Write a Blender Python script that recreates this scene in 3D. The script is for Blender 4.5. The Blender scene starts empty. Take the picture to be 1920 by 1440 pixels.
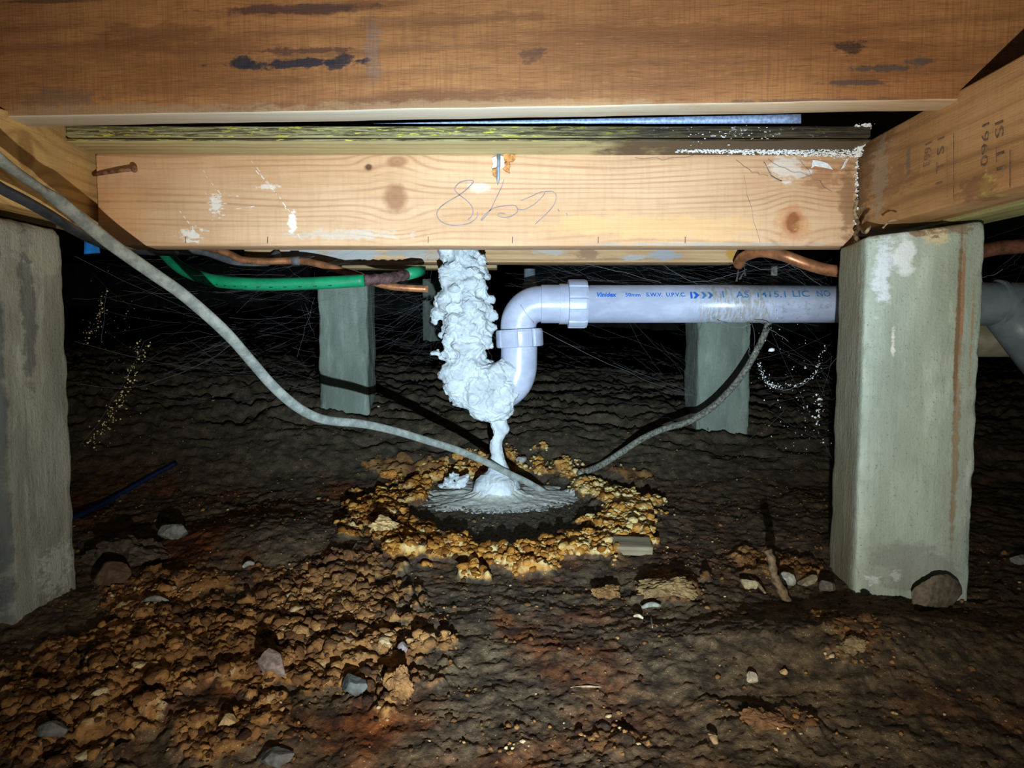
import bpy, bmesh, math, random
import numpy as np
from mathutils import Vector, Matrix, noise as mn

S = bpy.context.scene
C = S.collection
PI = math.pi
F = 1300.0                      # focal length in pixels of the 1920 wide frame
PITCH = math.radians(4.0)
random.seed(7)

# ------------------------------------------------------------------ camera, light, exposure
cam = bpy.data.cameras.new('camera'); camo = bpy.data.objects.new('camera', cam); C.objects.link(camo)
camo.location = (0, 0, 0); camo.rotation_euler = (PI/2 - PITCH, 0, 0)
cam.sensor_width = 36; cam.lens = 36*F/1920; cam.clip_start = .02; cam.clip_end = 50
S.camera = camo
w = bpy.data.worlds.new('world'); S.world = w; w.use_nodes = True
w.node_tree.nodes['Background'].inputs[0].default_value = (.5, .6, .7, 1)
w.node_tree.nodes['Background'].inputs[1].default_value = .15  # ambient fill, added to lift the foreground and soften shadows
S.view_settings.view_transform = 'Standard'; S.view_settings.look = 'None'
S.view_settings.gamma = 1; S.view_settings.use_curve_mapping = False
S.view_settings.exposure = 0.0

TORCH = Vector((.02, .01, -.145))
def spot(name, power, col, size, blend, aim, radius):
    l = bpy.data.lights.new(name, 'SPOT'); o = bpy.data.objects.new(name, l); C.objects.link(o)
    l.energy = power; l.color = col; l.spot_size = math.radians(size); l.spot_blend = blend
    l.shadow_soft_size = radius; o.location = TORCH
    o.rotation_euler = (Vector(aim)-TORCH).to_track_quat('-Z', 'Y').to_euler()
    return o
# one LED torch: a cool hot spot inside a wide, warmer spill
spot('torch_spill', 22, (1.0, .97, .90), 116, 1.0, (.02, 1.0, .20), .003)
spot('torch_hot_spot', 52, (.45, .72, 1.0), 64, 1.0, (.0, 1.0, .04), .003)

# ------------------------------------------------------------------ helpers
cp, sp = math.cos(PITCH), math.sin(PITCH)
def at(px, py, Y):
    u, v = (px-960)/F, (720-py)/F
    d = Vector((u, cp+v*sp, -sp+v*cp))
    return d*(Y/d.y)

def tag(o, label=None, cat=None, group=None, kind=None):
    if label: o['label'] = label
    if cat: o['category'] = cat
    if group: o['group'] = group
    if kind: o['kind'] = kind
    return o
def empty(name, loc=(0, 0, 0)):
    o = bpy.data.objects.new(name, None); C.objects.link(o); o.location = loc
    o.empty_display_size = .02
    return o
def link(name, me, mat, parent=None, smooth=True, flat_angle=None):
    o = bpy.data.objects.new(name, me); C.objects.link(o)
    if mat and not me.materials: me.materials.append(mat)
    if smooth:
        me.polygons.foreach_set('use_smooth', [True]*len(me.polygons))
    if parent:
        o.parent = parent
        o.matrix_parent_inverse = Matrix.Translation(-Vector(parent.location))
    return o
def mesh_from(V, Fc, name='m'):
    me = bpy.data.meshes.new(name)
    me.from_pydata([tuple(v) for v in V], [], [tuple(f) for f in Fc]); me.update()
    return me
def mesh_np(V, Fc, name='m'):
    V = np.asarray(V, dtype=np.float32); Fc = np.asarray(Fc, dtype=np.int32)
    me = bpy.data.meshes.new(name)
    me.vertices.add(len(V)); me.vertices.foreach_set('co', V.ravel())
    k = Fc.shape[1]
    me.loops.add(Fc.size); me.loops.foreach_set('vertex_index', Fc.ravel())
    me.polygons.add(len(Fc)); me.polygons.foreach_set('loop_start', np.arange(0, Fc.size, k, dtype=np.int32))
    me.polygons.foreach_set('loop_total', np.full(len(Fc), k, dtype=np.int32))
    me.update(calc_edges=True); me.validate()
    return me
def attr(me, name, vals):
    a = me.attributes.new(name, 'FLOAT', 'POINT'); a.data.foreach_set('value', np.asarray(vals, dtype=np.float32))

def axis_list(h, r, step):
    inner = h-r
    n = max(1, int(round(2*inner/step)))
    L = [-h, -h+.29*r, -inner] if r > 0 else [-h]
    L += [-inner+2*inner*i/n for i in range(1, n)]
    L += [inner, h-.29*r, h] if r > 0 else [h]
    return L
def hexa(c, r=.002, step=.02, amp=0, ns=30, seed=0, chip=0):
    """rounded, slightly uneven block. c: 8 corners, bottom ring (4) then top ring (4), counter-clockwise from above,
    c0 = left front, c1 = right front, c2 = right back, c3 = left back"""
    c = [Vector(v) for v in c]
    a = ((c[1]-c[0]).length)/2; b = ((c[3]-c[0]).length)/2; h = ((c[4]-c[0]).length)/2
    ax, ay, az = axis_list(a, r, step), axis_list(b, r, step), axis_list(h, r, step)
    idx, V, Fc = {}, [], []
    def vid(i, j, k):
        key = (i, j, k)
        if key not in idx:
            p = Vector((ax[i], ay[j], az[k]))
            q = Vector((max(-(a-r), min(a-r, p.x)), max(-(b-r), min(b-r, p.y)), max(-(h-r), min(h-r, p.z))))
            dlt = p-q
            if dlt.length > 1e-9: p = q+dlt.normalized()*r
            u, v, w_ = (p.x/a+1)/2, (p.y/b+1)/2, (p.z/h+1)/2
            bot = (c[0]*(1-u)+c[1]*u)*(1-v)+(c[3]*(1-u)+c[2]*u)*v
            top = (c[4]*(1-u)+c[5]*u)*(1-v)+(c[7]*(1-u)+c[6]*u)*v
            P = bot*(1-w_)+top*w_
            if amp:
                nv = mn.noise_vector(P*ns+Vector((seed, 0, 0)))+.5*mn.noise_vector(P*ns*3.1)
                P = P+nv*amp
            if chip:
                e = sorted([a-abs(p.x), b-abs(p.y), h-abs(p.z)])
                if e[1] < .006:
                    t = max(0, mn.noise(P*55+Vector((seed, 3, 1))))
                    cen = sum(c, Vector())/8
                    dv = (cen-P); dv.z *= .15; dv.normalize()
                    P = P+dv*chip*t*(1-e[1]/.006)
            idx[key] = len(V); V.append(P)
        return idx[key]
    X, Y, Z = len(ax)-1, len(ay)-1, len(az)-1
    for i in range(X):
        for k in range(Z):
            Fc.append((vid(i, 0, k), vid(i+1, 0, k), vid(i+1, 0, k+1), vid(i, 0, k+1)))
            Fc.append((vid(i+1, Y, k), vid(i, Y, k), vid(i, Y, k+1), vid(i+1, Y, k+1)))
    for j in range(Y):
        for k in range(Z):
            Fc.append((vid(0, j+1, k), vid(0, j, k), vid(0, j, k+1), vid(0, j+1, k+1)))
            Fc.append((vid(X, j, k), vid(X, j+1, k), vid(X, j+1, k+1), vid(X, j, k+1)))
    for i in range(X):
        for j in range(Y):
            Fc.append((vid(i, j+1, 0), vid(i+1, j+1, 0), vid(i+1, j, 0), vid(i, j, 0)))
            Fc.append((vid(i, j, Z), vid(i+1, j, Z), vid(i+1, j+1, Z), vid(i, j+1, Z)))
    return mesh_from(V, Fc)
def box8(x0, x1, y0, y1, z0, z1, dyr=0, z0r=None, z1r=None):
    """axis box; dyr shifts the right end in y, z0r/z1r give the right end's heights"""
    z0r = z0 if z0r is None else z0r; z1r = z1 if z1r is None else z1r
    return [(x0, y0, z0), (x1, y0+dyr, z0r), (x1, y1+dyr, z0r), (x0, y1, z0),
            (x0, y0, z1), (x1, y0+dyr, z1r), (x1, y1+dyr, z1r), (x0, y1, z1)]

def catmull(P, n=10):
    P = [np.array(p, dtype=float) for p in P]
    P = [2*P[0]-P[1]]+P+[2*P[-1]-P[-2]]
    out = []
    for i in range(1, len(P)-2):
        for k in range(n):
            t = k/n
            out.append(.5*((2*P[i])+(-P[i-1]+P[i+1])*t+(2*P[i-1]-5*P[i]+4*P[i+1]-P[i+2])*t*t
                           + (-P[i-1]+3*P[i]-3*P[i+1]+P[i+2])*t**3))
    out.append(P[-2]); return out
def tube_geo(path, rads, seg=12, flat=1.0, twist=0.0, cap=True, V=None, Fc=None, ref=(0, 1, 0)):
    """path of points; rads: one radius or a list; flat: ratio of the section's depth to its width"""
    V = [] if V is None else V; Fc = [] if Fc is None else Fc
    n = len(path); base = len(V)
    P = [Vector(p[:3]) for p in path]
    for i in range(n):
        t = (P[min(i+1, n-1)]-P[max(i-1, 0)]).normalized()
        s = t.cross(Vector(ref))
        if s.length < 1e-4: s = t.cross(Vector((0, 0, 1)))
        s.normalize(); u = s.cross(t).normalized()
        r = rads[i] if hasattr(rads, '__len__') else rads
        tw = twist[i] if hasattr(twist, '__len__') else twist
        for k in range(seg):
            a = 2*PI*k/seg
            x, y = math.cos(a)*r, math.sin(a)*r*flat
            V.append(P[i]+s*(x*math.cos(tw)-y*math.sin(tw))+u*(x*math.sin(tw)+y*math.cos(tw)))
    for i in range(n-1):
        for k in range(seg):
            a, b = base+i*seg+k, base+i*seg+(k+1) % seg
            Fc.append((a, b, b+seg, a+seg))
    if cap:
        Fc.append(tuple(base+k for k in range(seg))[::-1])
        Fc.append(tuple(base+(n-1)*seg+k for k in range(seg)))
    return V, Fc
def tube(path, rads, **k):
    V, Fc = tube_geo(path, rads, **k); me = mesh_from(V, Fc)
    bm = bmesh.new(); bm.from_mesh(me); bmesh.ops.recalc_face_normals(bm, faces=bm.faces); bm.to_mesh(me); bm.free()
    return me
def lathe(p0, p1, prof, seg=48, ribs=0, ribh=0, ribfrac=.5):
    """revolve [(t, r)] about the line p0-p1, t in metres from p0; ribs raises flat-topped grips"""
    p0, p1 = Vector(p0), Vector(p1); t = (p1-p0).normalized()
    s = t.cross(Vector((0, .3, 1))).normalized(); u = s.cross(t)
    V, Fc = [], []
    for (d, r) in prof:
        for k in range(seg):
            a = 2*PI*k/seg; rr = r
            if ribs and r > prof[0][1]*.999:
                f = (a/(2*PI)*ribs) % 1
                if f > ribfrac: rr = r-ribh
            V.append(p0+t*d+(s*math.cos(a)+u*math.sin(a))*rr)
    for i in range(len(prof)-1):
        for k in range(seg):
            a, b = i*seg+k, i*seg+(k+1) % seg
            Fc.append((a, b, b+seg, a+seg))
    Fc.append(tuple(range(seg))); Fc.append(tuple((len(prof)-1)*seg+k for k in range(seg)))
    me = mesh_from(V, Fc)
    bm = bmesh.new(); bm.from_mesh(me); bmesh.ops.recalc_face_normals(bm, faces=bm.faces); bm.to_mesh(me); bm.free()
    return me
def auto_flat(me, ang=35):
    bm = bmesh.new(); bm.from_mesh(me)
    for e in bm.edges:
        if len(e.link_faces) == 2 and e.calc_face_angle(0) > math.radians(ang): e.smooth = False
    bm.to_mesh(me); bm.free()
    return me

# ------------------------------------------------------------------ material kit
def srgb(r, g, b):
    f = lambda c: (c/255/12.92) if c/255 <= .04045 else ((c/255+.055)/1.055)**2.4
    return (f(r), f(g), f(b), 1)
class Mat:
    def __init__(s, name, rough=.8, spec=.3):
        s.m = bpy.data.materials.new(name); s.m.use_nodes = True; s.nt = s.m.node_tree
        s.b = s.nt.nodes['Principled BSDF']; s.b.inputs['Roughness'].default_value = rough
        s.b.inputs['Specular IOR Level'].default_value = spec
        s.tc = s.nt.nodes.new('ShaderNodeTexCoord').outputs['Object']
    def n(s, t): return s.nt.nodes.new(t)
    def put(s, sock, v):
        if isinstance(v, bpy.types.NodeSocket): s.nt.links.new(v, sock)
        else:
            try: sock.default_value = v
            except Exception: sock.default_value = tuple(v)[:3]
    def math(s, op, a, b=0, c=0, clamp=False):
        x = s.n('ShaderNodeMath'); x.operation = op; x.use_clamp = clamp
        s.put(x.inputs[0], a); s.put(x.inputs[1], b); s.put(x.inputs[2], c); return x.outputs[0]
    def vec(s, op, a, b=(0, 0, 0), sc=None):
        x = s.n('ShaderNodeVectorMath'); x.operation = op; s.put(x.inputs[0], a); s.put(x.inputs[1], b)
        if sc is not None: s.put(x.inputs['Scale'], sc)
        return x.outputs['Value'] if op in ('LENGTH', 'DOT_PRODUCT', 'DISTANCE') else x.outputs[0]
    def sep(s, v=None):
        x = s.n('ShaderNodeSeparateXYZ'); s.put(x.inputs[0], v or s.tc); return x.outputs
    def noise(s, scale=(1, 1, 1), detail=4, rough=.55, dist=0, off=(0, 0, 0), vec=None, color=False):
        v = s.vec('MULTIPLY', vec or s.tc, scale); v = s.vec('ADD', v, off)
        x = s.n('ShaderNodeTexNoise'); s.put(x.inputs['Vector'], v); x.inputs['Scale'].default_value = 1
        x.inputs['Detail'].default_value = detail; x.inputs['Roughness'].default_value = rough
        x.inputs['Distortion'].default_value = dist
        return x.outputs['Color' if color else 'Fac']
    def voro(s, scale, feature='F1', vec=None):
        x = s.n('ShaderNodeTexVoronoi'); x.feature = feature; s.put(x.inputs['Vector'], vec or s.tc)
        x.inputs['Scale'].default_value = scale
        return x.outputs['Distance']
    def step(s, v, a, b):
        x = s.n('ShaderNodeMapRange'); x.interpolation_type = 'SMOOTHSTEP'
        s.put(x.inputs[0], v); s.put(x.inputs[1], a); s.put(x.inputs[2], b); x.inputs[3].default_value = 0; x.inputs[4].default_value = 1
        return x.outputs[0]
    def mix(s, f, a, b, mode='MIX'):
        x = s.n('ShaderNodeMix'); x.data_type = 'RGBA'; x.blend_type = mode; x.clamp_factor = True
        s.put(x.inputs[0], f); s.put(x.inputs[6], a); s.put(x.inputs[7], b); return x.outputs[2]
    def attr(s, name):
        x = s.n('ShaderNodeAttribute'); x.attribute_name = name; return x.outputs['Fac']
    def blob(s, c, r, soft=.5, wob=.6, ns=40, off=0):
        d = s.vec('SUBTRACT', s.tc, tuple(c)); d = s.vec('DIVIDE', d, tuple(r)); L = s.vec('LENGTH', d)
        if wob:
            nz = s.noise((ns, ns, ns*2), 6, .68, off=(off, 0, 0)); L = s.math('ADD', L, s.math('MULTIPLY', s.math('SUBTRACT', nz, .5), wob*3.2))
        return s.math('SUBTRACT', 1, s.step(L, 1-soft, 1))
    def color(s, v): s.put(s.b.inputs['Base Color'], v)
    def bump(s, h, dist=.001, strength=1):
        x = s.n('ShaderNodeBump'); s.put(x.inputs['Height'], h); x.inputs['Distance'].default_value = dist
        x.inputs['Strength'].default_value = strength; s.nt.links.new(x.outputs[0], s.b.inputs['Normal'])

def plain(name, col, rough=.6, spec=.4, metal=0, var=.25, ns=60, bumpd=.0004):
    M = Mat(name, rough, spec); M.b.inputs['Metallic'].default_value = metal
    nz = M.noise((ns,)*3, 5, .6)
    dark = tuple(c*(1-var*1.6) for c in col[:3])+(1,); light = tuple(min(1, c*(1+var*.8)) for c in col[:3])+(1,)
    M.color(M.mix(M.step(nz, .3, .7), dark, light)); M.bump(nz, bumpd)
    return M.m

def wood(name, light, dark, line, spacing=.006, along='x', knots=(), stains=(), saw=0, linemix=.6, fibre=.35,
         wander=.02, rough=.65, tones=None, sawfreq=420):
    """stretched grain, growth lines that flow round the knots, stains with shapes of their own"""
    M = Mat(name, rough, .35)
    x, y, z = M.sep(); L = x if along == 'x' else y
    sc = (lambda a, b: (a, b, b)) if along == 'x' else (lambda a, b: (b, a, b))
    low = M.noise(sc(2.2, 14), 2, .5, off=(3.1, 7.7, 1))
    v = M.math('ADD', z, M.math('MULTIPLY', M.math('SUBTRACT', low, .5), wander))
    v = M.math('ADD', v, M.math('MULTIPLY', y if along == 'x' else x, .8))
    kmask = None; krings = []
    for (kx, kz, rx, rz) in knots:
        dx = M.math('DIVIDE', M.math('SUBTRACT', L, kx), rx); dz = M.math('DIVIDE', M.math('SUBTRACT', z, kz), rz)
        q = M.math('ADD', M.math('MULTIPLY', dx, dx), M.math('MULTIPLY', dz, dz))
        g = M.math('POWER', 2.718, M.math('MULTIPLY', q, -.22))
        v = M.math('SUBTRACT', v, M.math('MULTIPLY', M.math('MULTIPLY', dz, rz*.85), g))
        rr = M.math('ADD', M.math('SQRT', q), M.math('MULTIPLY', M.noise((180,)*3, 3), .35))
        krings.append((rr, M.math('SUBTRACT', 1, M.step(rr, .75, 1.25))))
    wv = M.math('SINE', M.math('MULTIPLY', v, 2*PI/spacing))
    ln = M.math('POWER', M.math('ADD', M.math('MULTIPLY', wv, .5), .5), 3.0)
    ln = M.math('MULTIPLY', ln, M.step(M.noise(sc(3, 60), 2, off=(9, 2, 4)), .3, .65))
    fib = M.noise(sc(18, 900), 4, .65)
    fib2 = M.noise(sc(60, 700), 3, .7, off=(5, 5, 5))
    patch = M.noise(sc(5, 18), 5, .6, off=(1, 2, 3))
    c = M.mix(M.step(patch, .3, .7), dark, light)
    if tones: c = M.mix(M.step(M.noise(sc(2.5, 30), 4, .6, off=(8, 8, 8)), .52, .68), c, tones)
    c = M.mix(M.math('MULTIPLY', ln, linemix), c, line)
    c = M.mix(M.math('MULTIPLY', M.step(fib, .45, .75), fibre), c, tuple(k*.45 for k in dark[:3])+(1,))
    c = M.mix(M.math('MULTIPLY', M.step(fib2, .55, .8), fibre*.8), c, tuple(min(1, k*1.35) for k in light[:3])+(1,))
    h = M.math('ADD', M.math('MULTIPLY', fib, .8), M.math('MULTIPLY', ln, -.3))
    if saw:
        sm = M.noise((sawfreq, 60, 25) if along == 'x' else (60, sawfreq, 25), 2, .5, dist=.3)
        c = M.mix(M.math('MULTIPLY', M.step(sm, .45, .65), saw), c, tuple(k*.6 for k in dark[:3])+(1,))
        h = M.math('ADD', h, M.math('MULTIPLY', sm, 1.4*saw+.3))
    for rr, mk in krings:
        ring = M.math('ADD', M.math('MULTIPLY', M.math('SINE', M.math('MULTIPLY', rr, 16)), .5), .5)
        kc = M.mix(ring, tuple(k*.75 for k in line[:3])+(1,), line)
        kc = M.mix(M.math('SUBTRACT', 1, M.step(rr, .0, .45)), kc, tuple(k*.45 for k in line[:3])+(1,))
        c = M.mix(M.math('MULTIPLY', mk, .62), c, kc)
    for i, st in enumerate(stains):
        cen, rad, col, k = st[:4]; ns = st[4] if len(st) > 4 else 45; wob = st[5] if len(st) > 5 else .6
        soft = st[6] if len(st) > 6 else .5
        c = M.mix(M.math('MULTIPLY', M.blob(cen, rad, soft, wob, ns, i*3.3), k), c, col)
    M.color(c); M.bump(h, .0007, .8)
    return M.m

def concrete(name, base, dark, light, stains=(), streak=None, bump=.0012, vert=True):
    M = Mat(name, .85, .25)
    a = M.noise((16, 16, 5), 5, .6); b = M.noise((140,)*3, 5, .7, off=(2, 1, 0)); p = M.noise((420,)*3, 2, .6)
    c = M.mix(M.step(a, .32, .68), dark, base)
    c = M.mix(M.math('MULTIPLY', M.step(M.noise((40, 40, 10), 5, .65, off=(7, 0, 2)), .5, .75), .75), c, light)
    c = M.mix(M.math('MULTIPLY', M.step(b, .55, .8), .35), c, tuple(k*.55 for k in dark[:3])+(1,))
    c = M.mix(M.math('MULTIPLY', M.step(p, .62, .75), .6), c, tuple(k*.4 for k in dark[:3])+(1,))
    for i, st in enumerate(stains):
        cen, rad, col, k = st[:4]; ns = st[4] if len(st) > 4 else 60; wob = st[5] if len(st) > 5 else .6
        c = M.mix(M.math('MULTIPLY', M.blob(cen, rad, .45, wob, ns, i*2.1), k), c, col)
    h = M.math('ADD', M.math('MULTIPLY', b, .8), M.math('MULTIPLY', p, .5))
    if vert: h = M.math('ADD', h, M.math('MULTIPLY', M.noise((170, 170, 14), 4, .6), 1.0))
    M.color(c); M.bump(h, bump)
    return M.m

# ------------------------------------------------------------------ numpy noise for the ground
rs = np.random.RandomState(3)
perm = rs.permutation(512); perm = np.concatenate([perm, perm]); gx_ = rs.uniform(-1, 1, 512); gy_ = rs.uniform(-1, 1, 512)
def pn(x, y):
    xi, yi = np.floor(x).astype(int), np.floor(y).astype(int); xf, yf = x-xi, y-yi
    u, v = xf*xf*xf*(xf*(xf*6-15)+10), yf*yf*yf*(yf*(yf*6-15)+10)
    def g(a, b):
        h = perm[(perm[(xi+a) & 511]+yi+b) & 511]
        return gx_[h]*(xf-a)+gy_[h]*(yf-b)
    return ((g(0, 0)*(1-u)+g(1, 0)*u)*(1-v)+(g(0, 1)*(1-u)+g(1, 1)*u)*v)*1.4
def fbm(x, y, o=4, r=.5):
    s, a, t = 0, 1, 0
    for i in range(o):
        s = s+a*pn(x*2**i+i*17.3, y*2**i+i*9.1); t += a; a *= r
    return s/t
def worley(x, y):
    xi, yi = np.floor(x).astype(int), np.floor(y).astype(int); best = np.full(x.shape, 9.); cid = np.zeros(x.shape)
    for a in (-1, 0, 1):
        for b in (-1, 0, 1):
            h = perm[(perm[(xi+a) & 511]+yi+b) & 511]
            d = np.hypot(xi+a+.5+gx_[h]*.45-x, yi+b+.5+gy_[h]*.45-y)
            m = d < best; best = np.where(m, d, best); cid = np.where(m, h/511., cid)
    return best, cid
def sst(v, a, b):
    t = np.clip((v-a)/(b-a), 0, 1); return t*t*(3-2*t)
PD = np.array([.0, .3, .5, .7, 1.0, 1.08, 1.2, 1.35, 1.6, 2.2, 3.0, 5.0])
PZ = np.array([-.275, -.272, -.264, -.256, -.238, -.228, -.185, -.140, -.095, -.05, -.02, .0])
def g0(x, y):
    z = np.interp(y, PD, PZ)
    back = sst(y, .95, 1.4)
    z = z+back*(np.clip(-x, -.6, .8)*.055+.012)
    z = z+.018*np.exp(-(((x+.30)/.12)**2+((y-.80)/.10)**2))      # mound beside the left stump
    z = z+.020*np.exp(-(((x-.30)/.16)**2+((y-.56)/.05)**2))       # low bank in front of the right stump
    z = z-.001*np.exp(-(((x+.02)/.14)**2+((y-.95)/.10)**2))
    return z
def G(px, py):                       # where a pixel's ray meets the undisturbed ground
    Y = np.linspace(.25, 4, 1500); k = at(px, py, 1.0)
    z = k.z*Y-g0(k.x*Y, Y); i = int(np.argmax(z < 0)); return float(k.x*Y[i]), float(Y[i])
RC = (-.012, .945)
def ring_r(x, y):
    nx = fbm(x*22, y*22, 3)*.18
    front = np.clip(-(y-RC[1])/.1, 0, 1)
    return np.hypot((x-RC[0])/.192, (y-RC[1])/.205)+nx*2.2
ZONES = []
for (px, py, wx, wy, s) in [(560, 1190, 250, 110, 1), (240, 1260, 240, 140, .95), (620, 1090, 130, 45, .9), (700, 1280, 120, 60, .9),
                            (120, 1370, 190, 90, .6), (420, 1390, 150, 60, .6), (330, 1120, 150, 45, .8), (1260, 1110, 70, 30, .8),
                            (1450, 1060, 90, 30, .7), (1350, 1350, 60, 40, .35), (960, 1400, 120, 40, .3), (1150, 1390, 80, 40, .45), (1590, 1230, 60, 35, .4),
                            (760, 880, 90, 22, .8), (1200, 900, 60, 20, .6), (1600, 1180, 60, 25, .5), (1480, 1370, 70, 30, .5), (450, 950, 120, 25, .35)]:
    cx, cy = G(px, py); x1, y1 = G(px+wx, py); x2, y2 = G(px, py-wy)
    ZONES.append((cx, cy, abs(x1-cx), abs(y2-cy), s))
def masks(x, y):
    rr = ring_r(x, y)
    ang = np.arctan2(y-RC[1], x-RC[0])
    backw = sst(np.sin(ang), .2, .7)
    ring = sst(rr, .66-0*backw, .76)*(1-sst(rr, 1.02-.12*backw, 1.12-.1*backw))*(1-.55*backw*sst(fbm(x*40, y*40, 2), -.1, .1))
    inner = 1-sst(rr, .62, .74)
    cr = np.zeros_like(x); n1 = fbm(x*28+5, y*28+3, 4, .6)
    for (cx, cy, rx, ry, s) in ZONES:
        d = np.hypot((x-cx)/rx, (y-cy)/ry)+n1*1.3
        cr = np.maximum(cr, s*(1-sst(d, .55, 1.15)))
    cr = cr*(1-inner)
    return ring, inner, np.clip(np.maximum(ring, cr), 0, 1)
def height(x, y, full=False):
    ring, inner, cr = masks(x, y)
    z = g0(x, y)
    back = sst(y, 1.02, 1.3)
    wx, wy = x+.02*fbm(x*9, y*9, 2), y+.03*fbm(x*7+3, y*7, 3)
    z = z+.014*fbm(x*6, y*6, 5, .55)*(1-.6*inner)
    rid = 1-np.abs(fbm(wx*7+2, wy*22, 4, .55))*3.0
    z = z+back*.024*(np.clip(rid, -.5, 1)-.4)
    z = z+(1-inner)*.0022*(1-np.abs(fbm(wx*17, wy*30, 4, .6))*3)*(1-.5*cr)
    w1, c1 = worley(wx*52+fbm(x*90, y*90, 2)*.4, wy*52+fbm(x*90+7, y*90, 2)*.4)
    w2, c2 = worley(wx*130, wy*130); w3, c3 = worley(x*300, y*300)
    nod = np.sqrt(np.clip(1-w1*1.25, 0, 1)); nod2 = np.sqrt(np.clip(1-w2*1.2, 0, 1)); nod3 = np.sqrt(np.clip(1-w3*1.2, 0, 1))
    z = z+cr*(.0085*nod*(.4+c1)+.0036*nod2+.0012*nod3)+(1-cr)*(.0010*nod3+.0012*nod2*sst(c2, .6, .8))
    z = z+.0024*fbm(x*75, y*75, 4, .65)+.0010*fbm(x*260, y*260, 2, .6)
    z = z+ring*.002
    if full: return z, ring, inner, cr, nod, nod2, c1
    return z
def H(x, y): return float(height(np.array([float(x)]), np.array([float(y)]))[0])
def hit(px, py):
    Y = np.linspace(.28, 4, 2500); k = at(px, py, 1.0)
    z = k.z*Y-height(k.x*Y, Y); i = int(np.argmax(z < 0))
    return Vector((k.x*Y[i], Y[i], k.z*Y[i]))

# ------------------------------------------------------------------ SETTING
ncol, nrow = 1000, 760
ys = np.concatenate([.16*np.power(4.2/.16, np.linspace(0, 1, nrow))])
us = np.linspace(-1, 1, ncol)
YY = np.repeat(ys[:, None], ncol, 1); XX = us[None, :]*(.16+YY*.86)
z, ring, inner, cr, nod, nod2, c1 = height(XX.ravel(), YY.ravel(), True)
Vg = np.stack([XX.ravel(), YY.ravel(), z], 1)
i0 = (np.arange(nrow-1)[:, None]*ncol+np.arange(ncol-1)[None, :]).ravel()
me = mesh_np(Vg, np.stack([i0, i0+1, i0+1+ncol, i0+ncol], 1), 'floor')
attr(me, 'ring', ring); attr(me, 'inner', inner); attr(me, 'crust', cr); attr(me, 'nod', nod); attr(me, 'cell', c1)
rust = sst(fbm(XX.ravel()*7+1, YY.ravel()*7+4, 4, .6), -.12, .22)*(1-sst(YY.ravel(), .98, 1.15))
right = sst(XX.ravel()/YY.ravel(), .0, .25)
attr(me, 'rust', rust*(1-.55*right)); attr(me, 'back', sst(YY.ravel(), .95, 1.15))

def crust_color(M, tone, fine, warm=False):
    """tone 0 dark rust .. 1 pale crust; the ring round the foam is yellower"""
    if warm:
        c = M.mix(M.step(tone, .05, .35), srgb(62, 38, 16), srgb(134, 82, 28))
        c = M.mix(M.step(tone, .35, .62), c, srgb(182, 128, 54)); c = M.mix(M.step(tone, .66, .95), c, srgb(214, 190, 128))
        return M.mix(M.math('MULTIPLY', M.step(fine, .55, .8), .55), c, srgb(84, 50, 18))
    c = M.mix(M.step(tone, .05, .35), srgb(52, 36, 23), srgb(104, 72, 42))
    c = M.mix(M.step(tone, .35, .65), c, srgb(150, 108, 60))
    c = M.mix(M.step(tone, .62, .9), c, srgb(188, 168, 126))
    return M.mix(M.math('MULTIPLY', M.step(fine, .55, .8), .5), c, srgb(70, 44, 22))
M = Mat('soil', .9, .2)
fine = M.noise((260,)*3, 5, .7); mid = M.noise((60,)*3, 5, .65); big = M.noise((14,)*3, 4, .6)
soil = M.mix(M.step(mid, .35, .65), srgb(50, 42, 32), srgb(100, 84, 62))
soil = M.mix(M.math('MULTIPLY', M.step(fine, .56, .72), .5), soil, srgb(140, 120, 88))
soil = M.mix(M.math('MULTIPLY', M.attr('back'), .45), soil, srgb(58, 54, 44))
rustc = M.mix(M.step(mid, .35, .65), srgb(52, 27, 13), srgb(122, 68, 30))
c = M.mix(M.math('MULTIPLY', M.attr('rust'), M.step(big, .35, .6)), soil, rustc)
tone = M.math('ADD', M.math('MULTIPLY', M.attr('nod'), .35), M.math('MULTIPLY', mid, .7))
tone = M.math('ADD', tone, M.math('MULTIPLY', M.math('SUBTRACT', big, .5), .9))
tone = M.math('ADD', tone, M.math('MULTIPLY', M.attr('ring'), .30))
tone = M.math('SUBTRACT', tone, .06)
c = M.mix(M.step(M.math('ADD', M.attr('crust'), M.math('MULTIPLY', M.math('SUBTRACT', mid, .5), .8)), .35, .65), c, M.mix(M.attr('ring'), crust_color(M, tone, fine), crust_color(M, tone, fine, True)))
c = M.mix(M.math('MULTIPLY', M.attr('inner'), .85), c, M.mix(M.step(fine, .4, .7), srgb(58, 51, 41), srgb(108, 98, 80)))
spk = M.voro(420); c = M.mix(M.math('MULTIPLY', M.math('SUBTRACT', 1, M.step(spk, .10, .2)), M.step(mid, .5, .62)), c, srgb(185, 165, 125))
M.color(c); M.bump(M.math('ADD', M.math('MULTIPLY', fine, .7), M.math('MULTIPLY', mid, .8)), .0018)
tag(link('floor', me, M.m), kind='structure')

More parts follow.
